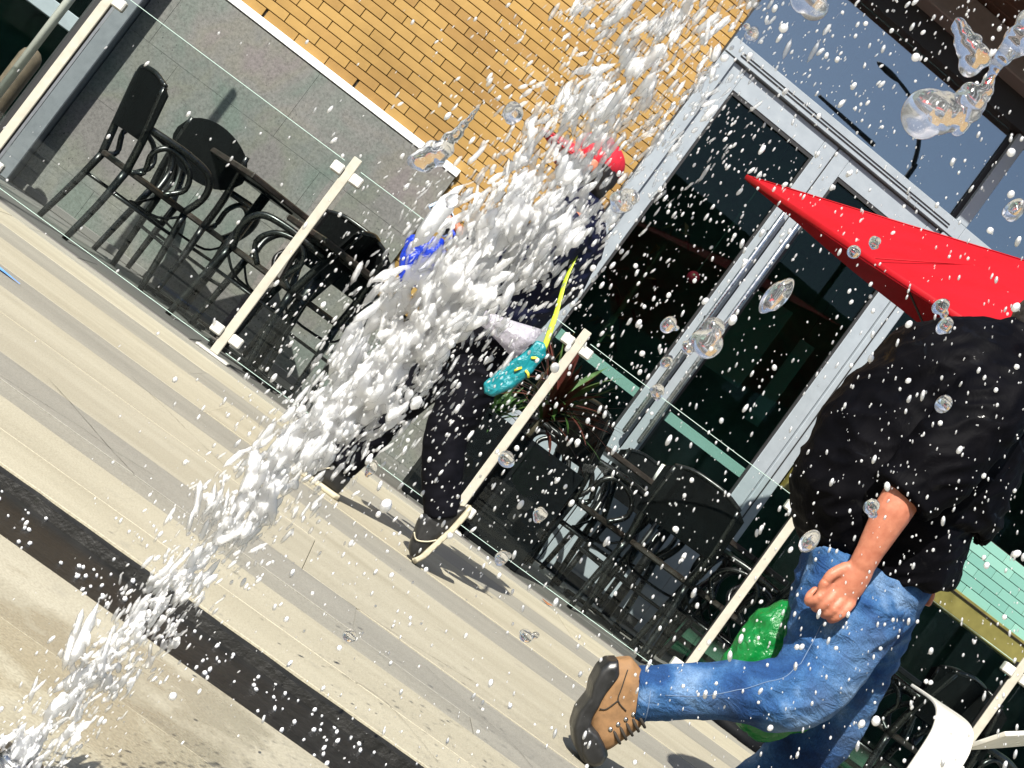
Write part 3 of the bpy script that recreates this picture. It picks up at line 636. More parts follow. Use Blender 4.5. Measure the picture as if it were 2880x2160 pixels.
glab = {-1: 'clear glass rail pane past the pilaster', 0: 'clear glass rail pane in front of the bistro chairs on the stone wall side', 1: 'clear glass rail pane behind the red capped walker',
        2: 'clear glass rail pane between the spiky planter and the green bag', 3: 'clear glass rail pane behind the man in jeans', 4: 'clear glass rail pane behind the curved bench arm'}
for i in range(-1, 5):
    gp = thing('glass_panel', glab[i], 'glass panel', (X0+SP*(i+0.5), YP, 0), group='glass balustrade panes')
    hw = SP/2-0.045
    MB().box(-hw, hw, -0.005, 0.005, 0.045, 1.056).build('pane', M['rail_glass'], gp)
    MB().box(-hw, hw, -0.0048, 0.0048, 1.0562, 1.0585).build('top_edge', M['glass_edge'], gp)
    MB().box(-hw, hw, -0.0048, 0.0048, 0.0425, 0.0448).build('bottom_edge', M['glass_edge'], gp)
# ------------------------------------------------------------------ cafe furniture
def make_chair(name, label, loc, rz, group, oval=False):
    t = thing(name, label, 'chair', loc, rz, group)
    k = M['black']
    n = 28; top = []; 
    for i in range(n):
        a = 2*math.pi*i/n; c, s_ = math.cos(a), math.sin(a)
        top.append((0.225*math.copysign(abs(c)**0.6, c), 0.225*math.copysign(abs(s_)**0.6, s_)))
    mb = MB(); v = []
    for z, sc_ in ((0.425, 0.95), (0.432, 1.0), (0.448, 1.0), (0.456, 0.95), (0.452, 0.5)): v += [(x*sc_, y*sc_, z) for x, y in top]
    f = [(j*n+i, j*n+(i+1) % n, (j+1)*n+(i+1) % n, (j+1)*n+i) for j in range(4) for i in range(n)] + [tuple(reversed(range(n))), tuple(4*n+i for i in range(n))]
    mb.add(v, f).build('seat', M['brownwood'], t, False)
    for sx, sy in ((1, 1), (1, -1), (-1, 1), (-1, -1)):
        MB().tube([(sx*0.185, sy*0.18, 0.43), (sx*0.205, sy*0.198, 0.22), (sx*0.225+(-0.015 if sx < 0 else 0), sy*0.208, 0.0)], [0.020, 0.018, 0.0155], 10, smooth_path=3).build('leg', k, t, True)
    for sy in (1, -1):
        MB().tube([(-0.185, sy*0.18, 0.43), (-0.225, sy*0.195, 0.62), (-0.285, sy*0.185, 0.86)], [0.021, 0.020, 0.016], 10, smooth_path=4).build('back_post', k, t, True)
        MB().tube([(0.17, sy*0.20, 0.44), (0.185, sy*0.245, 0.56), (0.13, sy*0.262, 0.65), (0.0, sy*0.255, 0.672), (-0.13, sy*0.235, 0.668), (-0.235, sy*0.19, 0.66)], 0.0185, 10, smooth_path=5).build('arm_rail', k, t, True)
        MB().tube([(0.02, sy*0.215, 0.445), (0.085, sy*0.236, 0.53), (0.03, sy*0.25, 0.62), (-0.09, sy*0.235, 0.645), (-0.15, sy*0.215, 0.58), (-0.12, sy*0.20, 0.48), (-0.17, sy*0.19, 0.44)], 0.0145, 8, smooth_path=5).build('arm_loop', k, t, True)
        MB().tube([(0.195, sy*0.19, 0.31), (-0.2, sy*0.19, 0.31)], 0.009, 8).build('stretcher', k, t, True)
        MB().tube([(0.19, sy*0.185, 0.42), (0.10, sy*0.14, 0.34), (0.0, sy*0.0, 0.325)], 0.007, 6, smooth_path=4).build('brace', k, t, True)
    MB().tube([(0.197, 0.185, 0.25), (0.197, -0.185, 0.25)], 0.009, 8).build('stretcher', k, t, True)
    # back panel: a curved sheet between the posts
    nu, nz = 14, 8; V = []; th = 0.010
    for side in (0, 1):
        for j in range(nz+1):
            q = j/nz; z = 0.585+0.30*q
            for i in range(nu+1):
                y = -0.235+0.47*i/nu; cz = (y/0.235)**2
                zz = z
                if oval: zz = 0.755+(q-0.5)*0.31*math.sqrt(max(0.02, 1-cz*0.98))
                elif q > 0.5: zz = z-0.05*cz*cz*(q-0.5)*2
                x = -0.225-0.06*(zz-0.60)/0.285-0.045*(1-cz)+side*th
                V.append((x, y, zz))
    W = nu+1; H_ = (nz+1)*W; F = []
    for j in range(nz):
        for i in range(nu):
            a = j*W+i; F.append((a, a+W, a+W+1, a+1)); F.append((H_+a, H_+a+1, H_+a+W+1, H_+a+W))
    rim = [i for i in range(W)]+[j*W+nu for j in range(1, nz+1)]+[nz*W+i for i in range(nu-1, -1, -1)]+[j*W for j in range(nz-1, 0, -1)]
    for a, b in zip(rim, rim[1:]+rim[:1]): F.append((a, b, H_+b, H_+a))
    mk('back_panel', V, F, M['black_mesh'], t, False)
    if not oval:
        MB().tube([(-0.285, 0.19, 0.865), (-0.318, 0.1, 0.892), (-0.325, 0, 0.897), (-0.318, -0.1, 0.892), (-0.285, -0.19, 0.865)], 0.012, 8, smooth_path=4).build('top_rail', k, t, True)
    return t
CG = 'black bistro armchairs on the terrace'
make_chair('bistro_chair', 'black bistro armchair nearest the grey pilaster, seen from its side', (-1.53, 7.18, 0), R(36), CG)
make_chair('bistro_chair', 'black bistro armchair with an oval back behind the side-on chair by the stone wall', (-1.36, 7.78, 0), R(76), CG, True)
make_chair('bistro_chair', 'black bistro armchair directly behind the rail post with the foot plate', (-0.76, 7.08, 0), R(172), CG)
make_chair('bistro_chair', 'black bistro armchair turned away beside the blue bag', (-0.50, 7.42, 0), R(82), CG)
make_chair('bistro_chair', 'black bistro armchair beside the spiky planter', (1.22, 7.22, 0), R(20), CG)
make_chair('bistro_chair', 'black bistro armchair in the middle of the far glass pane', (1.66, 7.02, 0), R(70), CG)
make_chair('bistro_chair', 'black bistro armchair just left of the fourth rail post', (2.08, 7.10, 0), R(150), CG)
make_chair('bistro_chair', 'black bistro armchair behind the green bag', (2.62, 7.15, 0), R(60), CG)
make_chair('bistro_chair', 'black bistro armchair behind the knees of the man in jeans', (3.02, 7.00, 0), R(130), CG)
make_chair('bistro_chair', 'black bistro armchair by the curved bench arm', (3.50, 7.10, 0), R(40), CG)

make_chair('bistro_chair', 'black bistro armchair tucked behind the planter against the doors', (1.02, 7.86, 0), R(-12), CG)
make_chair('bistro_chair', 'black bistro armchair on the door side of the long table', (1.62, 8.02, 0), R(-84), CG)
make_chair('bistro_chair', 'black bistro armchair at the end of the long table by the shop window', (2.42, 7.74, 0), R(186), CG)

def make_table(label, loc, rz, w_=0.34, d_=0.34, zt=0.755):
    t = thing('bistro_table', label, 'table', loc, rz, 'black bistro tables')
    mb = MB(); mb.box(-w_, w_, -d_, d_, zt-0.032, zt, 0.006); mb.build('table_top', M['brownwood'], t)
    MB().tube([(0, 0, 0.03), (0, 0, zt-0.033)], 0.028, 14).build('column', M['black'], t, True)
    MB().box(-0.12, 0.12, -0.12, 0.12, zt-0.045, zt-0.0325).build('top_plate', M['black'], t)
    for a in (0, 90):
        c, s_ = math.cos(R(a)), math.sin(R(a))
        mb = MB(); q = MB().box(-0.27, 0.27, -0.03, 0.03, 0.012 if a == 0 else 0.0122, 0.034 if a == 0 else 0.0342, 0.006)
        mb.add([(x*c-y*s_, x*s_+y*c, z) for x, y, z in q.v], q.f); mb.build('foot_bar', M['black'], t)
        for sg in (-1, 1):
            x, y = sg*0.245*c, sg*0.245*s_
            MB().tube([(x, y, 0.0), (x, y, 0.0115)], 0.022, 10).build('foot_pad', M['rubber'], t)
    return t
make_table('black bistro table between the two chairs by the stone wall', (-1.06, 7.50, 0), R(38), 0.30, 0.30, 0.80)
make_table('small black bistro table next to the walker, its foot bar by the rail post', (-0.55, 7.00, 0), R(35), 0.22, 0.22, 0.74)
tb = make_table('long dark bistro table in front of the glass doors', (1.72, 7.62, 0), R(6), 0.62, 0.30, 0.765)
make_table('dark bistro table behind the man in jeans', (2.98, 7.60, 0), R(12), 0.40, 0.32, 0.755)
t = thing('candle_glass', 'short white candle glass standing on the long bistro table', 'glass', (1.50, 7.50, 0.766))
MB().tube([(0, 0, 0), (0, 0, 0.105)], [0.038, 0.043], 18).build('glass', M['cup'], t, True)
MB().tube([(0, 0, 0.1055), (0, 0, 0.108)], [0.040, 0.034], 18).build('wax', M['sole'], t, True)

pl = thing('planter_box', 'black planter box between the rail post and the terrace tables', 'planter', (0.70, 6.82, 0))
mb = MB().box(-0.33, 0.33, -0.20, -0.175, 0.0, 0.55, 0.004).box(-0.33, 0.33, 0.175, 0.20, 0, 0.55, 0.004).box(-0.33, -0.305, -0.174, 0.174, 0, 0.55, 0.004).box(0.305, 0.33, -0.174, 0.174, 0, 0.55, 0.004)
mb.build('box', M['planter'], pl)
MB().box(-0.304, 0.304, -0.174, 0.174, 0.02, 0.50).build('soil', M['soil'], pl)
def blade(root, base, az, el, L, wd, sag, mt):
    P = []; d = Vector((math.cos(az)*math.cos(el), math.sin(az)*math.cos(el), math.sin(el))); side = Vector((-math.sin(az), math.cos(az), 0))
    p = Vector(base); v = []; n = 6
    for i in range(n+1):
        q = i/n; ww = wd*(math.sin(math.pi*min(1, 0.12+q*0.9))**0.7) if i < n else 0.0006
        v += [tuple(p-side*ww), tuple(p+Vector((0, 0, -0.25*ww))), tuple(p+side*ww)]
        d = (d+Vector((0, 0, -sag))).normalized(); p = p+d*(L/n)
    f = []
    for i in range(n):
        for j in range(2): f.append((i*3+j, i*3+j+1, i*3+3+j+1, i*3+3+j))
    return mk('leaf', v, f, mt, root, True)
sp = thing('spiky_plant', 'spiky red brown and green plant growing out of the black planter', 'plant', (0.70, 6.82, 0.50))
MB().tube([(0.02, 0, 0), (0.03, 0.01, 0.20), (0.025, 0.01, 0.30)], [0.022, 0.018, 0.010], 8).build('stem', M['timber'], sp, True)
for i in range(96):
    a = rnd.uniform(0, 2*math.pi); e = rnd.uniform(-0.15, 1.35)
    blade(sp, (0.03, 0.01, rnd.uniform(0.14, 0.30)), a, e, rnd.uniform(0.22, 0.46), rnd.uniform(0.009, 0.018), rnd.uniform(0.02, 0.16), M['leaf_red'] if i % 3 != 0 else M['leaf_green'])
fn = thing('fern', 'low dark green fern at the near end of the black planter', 'plant', (0.50, 6.78, 0.50))
for i in range(64):
    blade(fn, (rnd.uniform(-0.05, 0.05), rnd.uniform(-0.05, 0.05), 0), rnd.uniform(0, 6.28), rnd.uniform(0.3, 1.4), rnd.uniform(0.16, 0.32), rnd.uniform(0.008, 0.016), rnd.uniform(0.05, 0.25), M['leaf_green'])

# ------------------------------------------------------------------ red parasol, tilted towards the square
T0 = Vector((0.833, 6.90, 2.224)); SL = 0.20
def on(x, y): return Vector((x, y, T0.z+SL*(y-T0.y)))
S_ = 2.0; e1 = (0.545, -0.838); e2 = (0.838, 0.545)
cn = [T0, on(T0.x+S_*e1[0], T0.y+S_*e1[1]), on(T0.x+S_*(e1[0]+e2[0]), T0.y+S_*(e1[1]+e2[1])), on(T0.x+S_*e2[0], T0.y+S_*e2[1])]
ctr = (cn[0]+cn[2])/2; nrm = Vector((0, -SL, 1)).normalized(); apex = ctr+nrm*0.50
par = thing('parasol', 'bright red tilted parasol above the man in jeans', 'parasol', (ctr.x+0.10, 6.62, 0))
def panel(a, b):
    n = 10; v = []
    for i in range(n+1):
        q = i/n; L = a.lerp(apex, q); Rr = b.lerp(apex, q)
        for j in range(9):
            s_ = j/8; p = L.lerp(Rr, s_); sagz = -0.028*math.sin(math.pi*s_)*(1-q)*math.sin(math.pi*min(1, q+0.35))
            v.append(p+nrm*sagz)
    f = [(i*9+j, i*9+j+1, i*9+9+j+1, i*9+9+j) for i in range(n) for j in range(8)]
    k = len(v); v += [p-nrm*0.002 for p in v[:k]]; f += [tuple(x+k for x in reversed(q)) for q in f]
    return world_parent(mk('canopy_panel', v, f, M['red'], None, True), par)
for a, b in zip(cn, cn[1:]+cn[:1]): panel(a, b)
for a, b in zip(cn, cn[1:]+cn[:1]):
    world_parent(MB().tube([a-nrm*0.004, a.lerp(b, 0.5)-nrm*0.006, b-nrm*0.004], [(0.014, 0.003)]*3, 8, up=nrm).build('hem', M['red'], None, True), par)
    world_parent(MB().tube([a+nrm*0.003, apex+nrm*0.003], 0.004, 6).build('seam', M['red'], None, True), par)
    mid = a.lerp(b, 0.5); world_parent(MB().tube([mid-nrm*0.004, mid.lerp(apex, 0.5)-nrm*0.006, apex+nrm*0.001], 0.003, 6).build('seam', M['red'], None, True), par)
for a in cn: world_parent(MB().tube([a-nrm*0.014, apex-nrm*0.03], 0.008, 6).build('rib', M['gasket'], None, True), par)
world_parent(MB().tube([apex-nrm*0.04, ctr-nrm*0.5, (ctr.x+0.10, 6.62, 1.0), (ctr.x+0.10, 6.62, 0.06)], 0.022, 12, smooth_path=5).build('pole', M['alu_dark'], None, True), par)
hub = ctr-nrm*0.22
for a in cn: world_parent(MB().tube([hub, a.lerp(apex, 0.45)-nrm*0.02], 0.006, 6).build('strut', M['gasket'], None, True), par)
MB().tube([(0, 0, 0.0), (0, 0, 0.06)], [0.24, 0.20], 24).build('base', M['planter'], par, True)
MB().ball((0, 0, 0), 0.035).build('finial', M['red'], par, True).location = apex-Vector(par.location)

# ------------------------------------------------------------------ curved steel bench at the near corner
bn = thing('bench', 'polished curved steel bench arm and seat in the near corner', 'bench', (1.27, 2.6, 0))
def strap(pts, wdir, wd, th, name):
    P, _ = catmull([Vector(p) for p in pts], [0]*len(pts), 8); v = []; wv_ = Vector(wdir).normalized()*wd/2
    for i, p in enumerate(P):
        t_ = (P[min(i+1, len(P)-1)]-P[max(i-1, 0)]).normalized(); n_ = t_.cross(wv_).normalized()*th/2
        v += [p-wv_-n_, p+wv_-n_, p+wv_+n_, p-wv_+n_]
    f = []
    for i in range(len(P)-1):
        for j in range(4): f.append((i*4+j, i*4+(j+1) % 4, i*4+4+(j+1) % 4, i*4+4+j))
    f += [(3, 2, 1, 0), tuple(len(v)-4+j for j in range(4))]
    o = mk(name, v, f, M['polished'], bn, True)
    md = o.modifiers.new('bev', 'BEVEL'); md.width = 0.002; md.segments = 2; md.limit_method = 'ANGLE'
    o.data.polygons.foreach_set('use_smooth', [True]*len(o.data.polygons)); md2 = o.modifiers.new('wn', 'WEIGHTED_NORMAL')
    return o
strap([(0.0, 0.0, 0.0), (0.0, 0, 0.25), (0.0, 0.005, 0.46), (0.005, 0.035, 0.525), (0.01, 0.10, 0.555), (0.015, 0.24, 0.56)], (1, 0, 0.05), 0.088, 0.007, 'arm_strap')
strap([(0.062, 0.03, 0.548), (0.16, 0.10, 0.60), (0.40, 0.28, 0.73)], (0.12, -0.9, 0.75), 0.105, 0.010, 'seat_slab')
strap([(0.36, 0.2, 0.0), (0.36, 0.2, 0.4), (0.36, 0.22, 0.67)], (1, 0, 0), 0.06, 0.008, 'rear_leg')

lf = thing('fallen_leaf', 'small curled brown leaf lying on the paving by the rail', 'leaf', (1.16, 6.2, 0.0025))
mk('blade', [(-0.03, -0.012, 0.006), (0, -0.016, 0), (0.035, 0, 0.012), (0, 0.016, 0.002), (-0.03, 0.010, 0.008), (0, 0, 0.008)], [(0, 1, 5), (1, 2, 5), (2, 3, 5), (3, 4, 5), (4, 0, 5)], M['dry'], lf)
# ------------------------------------------------------------------ people
def wob(sc_, amp, seed=0.0):
    def f(c):
        p = Vector((c[0]*sc_[0]+seed, c[1]*sc_[1], c[2]*sc_[2])); return amp*(mnoise.noise(p)+0.5*mnoise.noise(p*2.1))
    return f
# --- man in a black shirt, blue jeans and tan boots, striding
man = thing('person', 'striding person in black shirt, blue jeans and tan boots holding a green bag', 'person', (1.36, 3.42, 0))
X_ = (1, 0, 0)
# skin: head, neck, arms, trunk core and hand as one body
b = MB()
b.tube([(1.20, 3.30, 0.72), (1.15, 3.30, 0.95), (1.13, 3.30, 1.18), (1.165, 3.30, 1.32), (1.20, 3.30, 1.43)], [(0.11, 0.13), (0.15, 0.16), (0.13, 0.17), (0.062, 0.066), (0.055, 0.058)], 16, up=X_, smooth_path=4, round_ends=True)
b.ball((1.245, 3.30, 1.515), (0.098, 0.075, 0.118), 20, 14)                     # skull
b.ball((1.285, 3.30, 1.465), (0.062, 0.055, 0.065), 14, 10)                     # jaw
b.tube([(1.335, 3.30, 1.525), (1.358, 3.30, 1.490)], [0.010, 0.014], 8, round_ends=True)  # nose
for sy in (-1, 1): b.ball((1.235, 3.30+sy*0.077, 1.505), (0.022, 0.009, 0.032), 10, 8)
# near arm
b.tube([(1.11, 3.10, 1.21), (1.085, 3.05, 1.02), (1.062, 3.035, 0.87)], [0.055, 0.050, 0.043], 12, smooth_path=3, round_ends=True)
b.tube([(1.062, 3.035, 0.90), (1.064, 3.03, 0.84), (1.076, 3.035, 0.745), (1.083, 3.04, 0.705)], [(0.044, 0.042), (0.042, 0.039), (0.031, 0.027), (0.029, 0.024)], 14, up=X_, smooth_path=4, round_ends=True)
b.tube([(1.085, 3.04, 0.705), (1.083, 3.045, 0.665), (1.078, 3.05, 0.622)], [(0.030, 0.023), (0.040, 0.023), (0.043, 0.021)], 14, up=X_, smooth_path=3, round_ends=True)  # palm
# fingers curl round the bag handles (first joint down, then back under)
for i, (fx, L) in enumerate(((1.112, 0.030), (1.092, 0.034), (1.070, 0.032), (1.050, 0.026))):
    b.tube([(fx, 3.040, 0.630), (fx-0.008, 3.028, 0.606-L*0.3), (fx-0.014, 3.045, 0.583-L*0.25), (fx-0.014, 3.068, 0.590), (fx-0.010, 3.072, 0.608)], [0.0115, 0.0115, 0.0105, 0.0098, 0.0088], 10, smooth_path=4, round_ends=True)
b.tube([(1.055, 3.040, 0.685), (1.036, 3.030, 0.655), (1.034, 3.030, 0.625), (1.046, 3.040, 0.603)], [0.014, 0.013, 0.0115, 0.0095], 10, smooth_path=4, round_ends=True)      # thumb
# far arm, swung forwards
b.tube([(1.15, 3.50, 1.21), (1.24, 3.55, 1.00), (1.36, 3.53, 0.84)], [0.058, 0.048, 0.034], 12, smooth_path=4, round_ends=True)
b.tube([(1.36, 3.53, 0.845), (1.40, 3.52, 0.79)], [(0.036, 0.022), (0.038, 0.022)], 12, up=X_, round_ends=True)
for i in range(4): b.tube([(1.39+0.004*i, 3.55-0.019*i, 0.80), (1.425, 3.55-0.019*i, 0.755), (1.41, 3.55-0.019*i, 0.72)], [0.010, 0.0095, 0.0085], 8, smooth_path=3, round_ends=True)
b.tube([(1.38, 3.485, 0.83), (1.42, 3.475, 0.80), (1.435, 3.48, 0.77)], [0.012, 0.011, 0.009], 8, smooth_path=3, round_ends=True)
world_parent(fuse('body', b, 0.0042, M['skin'], None, 3), man)
hd = MB(); hd.ball((1.228, 3.30, 1.535), (0.106, 0.083, 0.112), 20, 14); hd.ball((1.175, 3.30, 1.45), (0.062, 0.074, 0.085), 14, 10)
world_parent(fuse('hair', hd, 0.008, M['hair'], None, 2, wob((60, 60, 60), 0.004)), man)
for sy in (-1, 1): world_parent(MB().ball((1.330, 3.30+sy*0.032, 1.525), 0.010, 10, 8).build('eye', M['eye'], None, True), man)
world_parent(MB().tube([(1.337, 3.275, 1.455), (1.345, 3.30, 1.453), (1.337, 3.325, 1.455)], 0.006, 8).build('mouth', M['lip'], None, True), man)
# shirt
s_ = MB()
s_.tube([(1.225, 3.29, 0.745), (1.195, 3.29, 0.80), (1.135, 3.30, 0.88), (1.128, 3.30, 1.00), (1.120, 3.30, 1.12), (1.120, 3.30, 1.225), (1.145, 3.30, 1.305), (1.170, 3.30, 1.365), (1.180, 3.30, 1.392)],
        [(0.150, 0.185), (0.180, 0.205), (0.238, 0.222), (0.243, 0.230), (0.226, 0.238), (0.200, 0.240), (0.135, 0.175), (0.080, 0.085), (0.072, 0.076)], 28, up=X_, smooth_path=4)
s_.tube([(1.145, 3.14, 1.25), (1.120, 3.07, 1.16), (1.092, 3.045, 1.02), (1.066, 3.035, 0.880)], [(0.085, 0.075), (0.095, 0.080), (0.086, 0.074), (0.074, 0.064)], 18, up=X_, smooth_path=4, round_ends=False)
s_.tube([(1.145, 3.46, 1.25), (1.18, 3.53, 1.14), (1.24, 3.55, 1.00)], [(0.085, 0.075), (0.090, 0.078), (0.080, 0.070)], 18, up=X_, smooth_path=4)
def shirt_folds(c):
    p = Vector((c[0]*6, c[1]*5, c[2]*9+c[0]*5)); a = mnoise.noise(p); q = Vector((c[0]*15, c[1]*12, c[2]*22-c[0]*14)); b2 = mnoise.noise(q)
    return 0.014*a+0.007*(1-2*abs(b2))
sh = world_parent(fuse('shirt', s_, 0.0068, M['shirt'], None, 4, shirt_folds), man)
# jeans
j = MB()
j.tube([(1.195, 3.29, 0.80), (1.190, 3.29, 0.72), (1.200, 3.29, 0.64)], [(0.138, 0.172), (0.150, 0.178), (0.135, 0.165)], 24, up=X_, smooth_path=3, round_ends=True)
j.tube([(1.165, 3.21, 0.70), (1.170, 3.17, 0.58), (1.176, 3.13, 0.47), (1.142, 3.10, 0.388), (1.06, 3.10, 0.335), (0.961, 3.10, 0.268), (0.862, 3.10, 0.190)],
       [(0.132, 0.112), (0.112, 0.106), (0.094, 0.092), (0.080, 0.080), (0.067, 0.070), (0.060, 0.064), (0.058, 0.061)], 22, up=X_, smooth_path=5)
j.tube([(1.265, 3.39, 0.70), (1.330, 3.43, 0.56), (1.385, 3.45, 0.42), (1.395, 3.45, 0.33), (1.372, 3.46, 0.22), (1.340, 3.47, 0.10)],
       [(0.125, 0.110), (0.108, 0.102), (0.088, 0.084), (0.082, 0.078), (0.074, 0.070), (0.068, 0.066)], 22, up=X_, smooth_path=5)
def denim_folds(c):
    near = math.exp(-((c[0]-1.09)**2+(c[2]-0.38)**2)/0.012); hip = math.exp(-((c[2]-0.62)**2)/0.012)
    p = Vector((c[0]*14, c[1]*9, c[2]*24-c[0]*16)); a = 1-2*abs(mnoise.noise(p)); q = Vector((c[0]*7, c[1]*7, c[2]*7))
    cuff = math.exp(-((c[0]-0.88)**2+(c[2]-0.2)**2)/0.006); pc = Vector((c[0]*40+c[2]*34, c[1]*10, 0))
    return 0.0045*mnoise.noise(q)+(0.0028+0.0095*near+0.005*hip)*a+0.0035*cuff*mnoise.noise(pc)
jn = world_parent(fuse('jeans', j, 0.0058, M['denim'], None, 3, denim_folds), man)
# seams, pocket and hem
from mathutils.bvhtree import BVHTree
_bv = BVHTree.FromPolygons([v_.co.copy() for v_ in jn.data.vertices], [tuple(q_.vertices) for q_ in jn.data.polygons])
def snap(o, p):
    co, no, i_, d_ = _bv.find_nearest(p); return True, co, no, i_
def seam(pts, nm='seam', r_=0.0009, mt='thread'):
    P, _ = catmull([Vector(p) for p in pts], [0]*len(pts), 8); pts = []
    for p in P:
        ok, co, no, _i = snap(jn, p)
        pts.append(co+no*0.0006)
    o = MB().tube(pts, r_, 5).build(nm, M[mt], None, True); world_parent(o, jn); return o
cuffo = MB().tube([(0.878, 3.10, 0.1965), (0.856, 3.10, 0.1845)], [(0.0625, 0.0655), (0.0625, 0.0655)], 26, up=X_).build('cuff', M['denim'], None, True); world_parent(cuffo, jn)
world_parent(MB().tube([(0.8765, 3.10, 0.1957), (0.8750, 3.10, 0.1949)], [(0.0633, 0.0663)]*2, 26, up=X_).build('stitching', M['thread'], None, True), jn)
seam([(1.050, 3.085, 0.705), (1.055, 3.055, 0.640), (1.075, 3.047, 0.560), (1.072, 3.040, 0.470), (1.060, 3.022, 0.405), (0.98, 3.030, 0.292), (0.895, 3.036, 0.228)])
# boots: tan suede upper, black toe cap, lug sole
def boot(prof_up, prof_sole, prof_toe, yc, hw, sub, shx=0.0):
    bt = MB().prism(prof_up, yc-hw, yc+hw, [(0, 0.62), (0.10, 0.86), (0.28, 1.0), (0.72, 1.0), (0.90, 0.86), (1, 0.62)])
    up_ = world_parent(fuse('boot', bt, 0.0042, M['leather'], None, 5), man)
    so_ = MB().prism(prof_sole, yc-hw*1.06, yc+hw*1.06, [(0, 0.86), (0.08, 0.97), (0.2, 1.0), (0.8, 1.0), (0.92, 0.97), (1, 0.86)])
    world_parent(fuse('boot_sole', so_, 0.0036, M['rubber'], None, 2), up_)
    tc = MB().prism(prof_toe, yc-hw*1.22, yc+hw*1.22, [(0, 0.72), (0.12, 0.95), (0.3, 1.12), (0.7, 1.12), (0.88, 0.95), (1, 0.72)])
    world_parent(fuse('toe_cap', tc, 0.0036, M['rubber'], None, 4), up_); return up_
up1 = boot([(0.772, 0.224), (0.800, 0.248), (0.850, 0.235), (0.898, 0.185), (0.905, 0.135), (0.892, 0.096), (0.880, 0.060), (0.862, 0.034), (0.842, 0.035), (0.815, 0.060), (0.797, 0.090), (0.783, 0.130), (0.774, 0.170)],
     [(0.757, 0.214), (0.775, 0.228), (0.795, 0.205), (0.792, 0.160), (0.797, 0.125), (0.800, 0.095), (0.815, 0.060), (0.842, 0.020), (0.856, 0.0), (0.838, 0.004), (0.806, 0.021), (0.780, 0.050), (0.768, 0.085), (0.770, 0.128), (0.757, 0.155), (0.752, 0.190)],
     [(0.797, 0.080), (0.830, 0.079), (0.855, 0.066), (0.878, 0.046), (0.880, 0.024), (0.868, 0.008), (0.850, 0.004), (0.828, 0.014), (0.808, 0.034), (0.795, 0.058)], 3.095, 0.043, None)
for i in range(5):
    q = i/4; cx, cz = 0.875+q*0.024, 0.088+q*0.060
    world_parent(MB().tube([(cx-0.022, 3.056, cz+0.012), (cx-0.006, 3.050, cz+0.003), (cx+0.009, 3.062, cz-0.004), (cx+0.012, 3.095, cz-0.005), (cx+0.009, 3.128, cz-0.004), (cx-0.018, 3.138, cz+0.010)], 0.0036, 6, smooth_path=3).build('lace', M['lace'], None, True), up1)
for i in range(4):
    q = i/3; world_parent(MB().tube([(0.846+q*0.022, 3.0535, 0.098+q*0.055), (0.846+q*0.022, 3.0495, 0.098+q*0.055)], 0.005, 8).build('eyelet', M['chrome'], None, True), up1)
world_parent(MB().tube([(0.800, 3.0535, 0.224), (0.812, 3.0505, 0.185), (0.822, 3.0500, 0.158), (0.850, 3.0500, 0.150)], 0.0014, 5, smooth_path=4).build('stitching', M['lace'], None, True), up1)
world_parent(MB().tube([(0.822, 3.0500, 0.158), (0.812, 3.0500, 0.128), (0.800, 3.0520, 0.120)], 0.0014, 5, smooth_path=4).build('stitching', M['lace'], None, True), up1)
fl = lambda pts: [(1.36+dx, z) for dx, z in pts]
boot(fl([(-0.085, 0.025), (-0.095, 0.08), (-0.075, 0.16), (0.0, 0.17), (0.045, 0.15), (0.06, 0.095), (0.12, 0.075), (0.165, 0.055), (0.172, 0.028)]),
     fl([(-0.098, 0.0), (-0.10, 0.028), (0.17, 0.030), (0.185, 0.018), (0.17, 0.0)]),
     fl([(0.10, 0.012), (0.10, 0.075), (0.14, 0.068), (0.172, 0.05), (0.182, 0.025), (0.17, 0.008)]), 3.47, 0.046, None)

# green carrier bag hanging from the hand on two twisted handles
bag = thing('carrier_bag', 'crinkled translucent green carrier bag hanging beside the blue jeans', 'bag', (1.12, 3.34, 0.27))
prof = [(1.052, 0.350), (1.050, 0.415), (1.052, 0.500), (1.094, 0.560), (1.135, 0.594), (1.214, 0.588), (1.297, 0.496), (1.314, 0.397), (1.305, 0.335), (1.237, 0.250), (1.175, 0.250), (1.105, 0.290)]
bg = MB().prism(prof, 3.28, 3.40, [(0, 0.55), (0.12, 0.84), (0.3, 0.98), (0.5, 1.0), (0.7, 0.98), (0.88, 0.84), (1, 0.55)])
def crinkle(c):
    p = Vector((c[0]*18+c[2]*10, c[1]*16, c[2]*14-c[0]*16)); return 0.007*(1-2*abs(mnoise.noise(p)))+0.003*mnoise.noise(p*2.6)
bb = world_parent(fuse('bag_body', bg, 0.005, M['green_film'], None, 2, crinkle), bag)
for dx, y in ((0.0, 3.31), (0.02, 3.37)):
    world_parent(MB().tube([(1.125+dx, y, 0.580), (1.092+dx, 3.16, 0.600), (1.068+dx*0.5, 3.058, 0.602), (1.06+dx, 3.064, 0.596)], [(0.010, 0.003), (0.007, 0.003), (0.006, 0.003), (0.006, 0.003)], 8, smooth_path=5).build('handle', M['green_film'], None, True), bag)

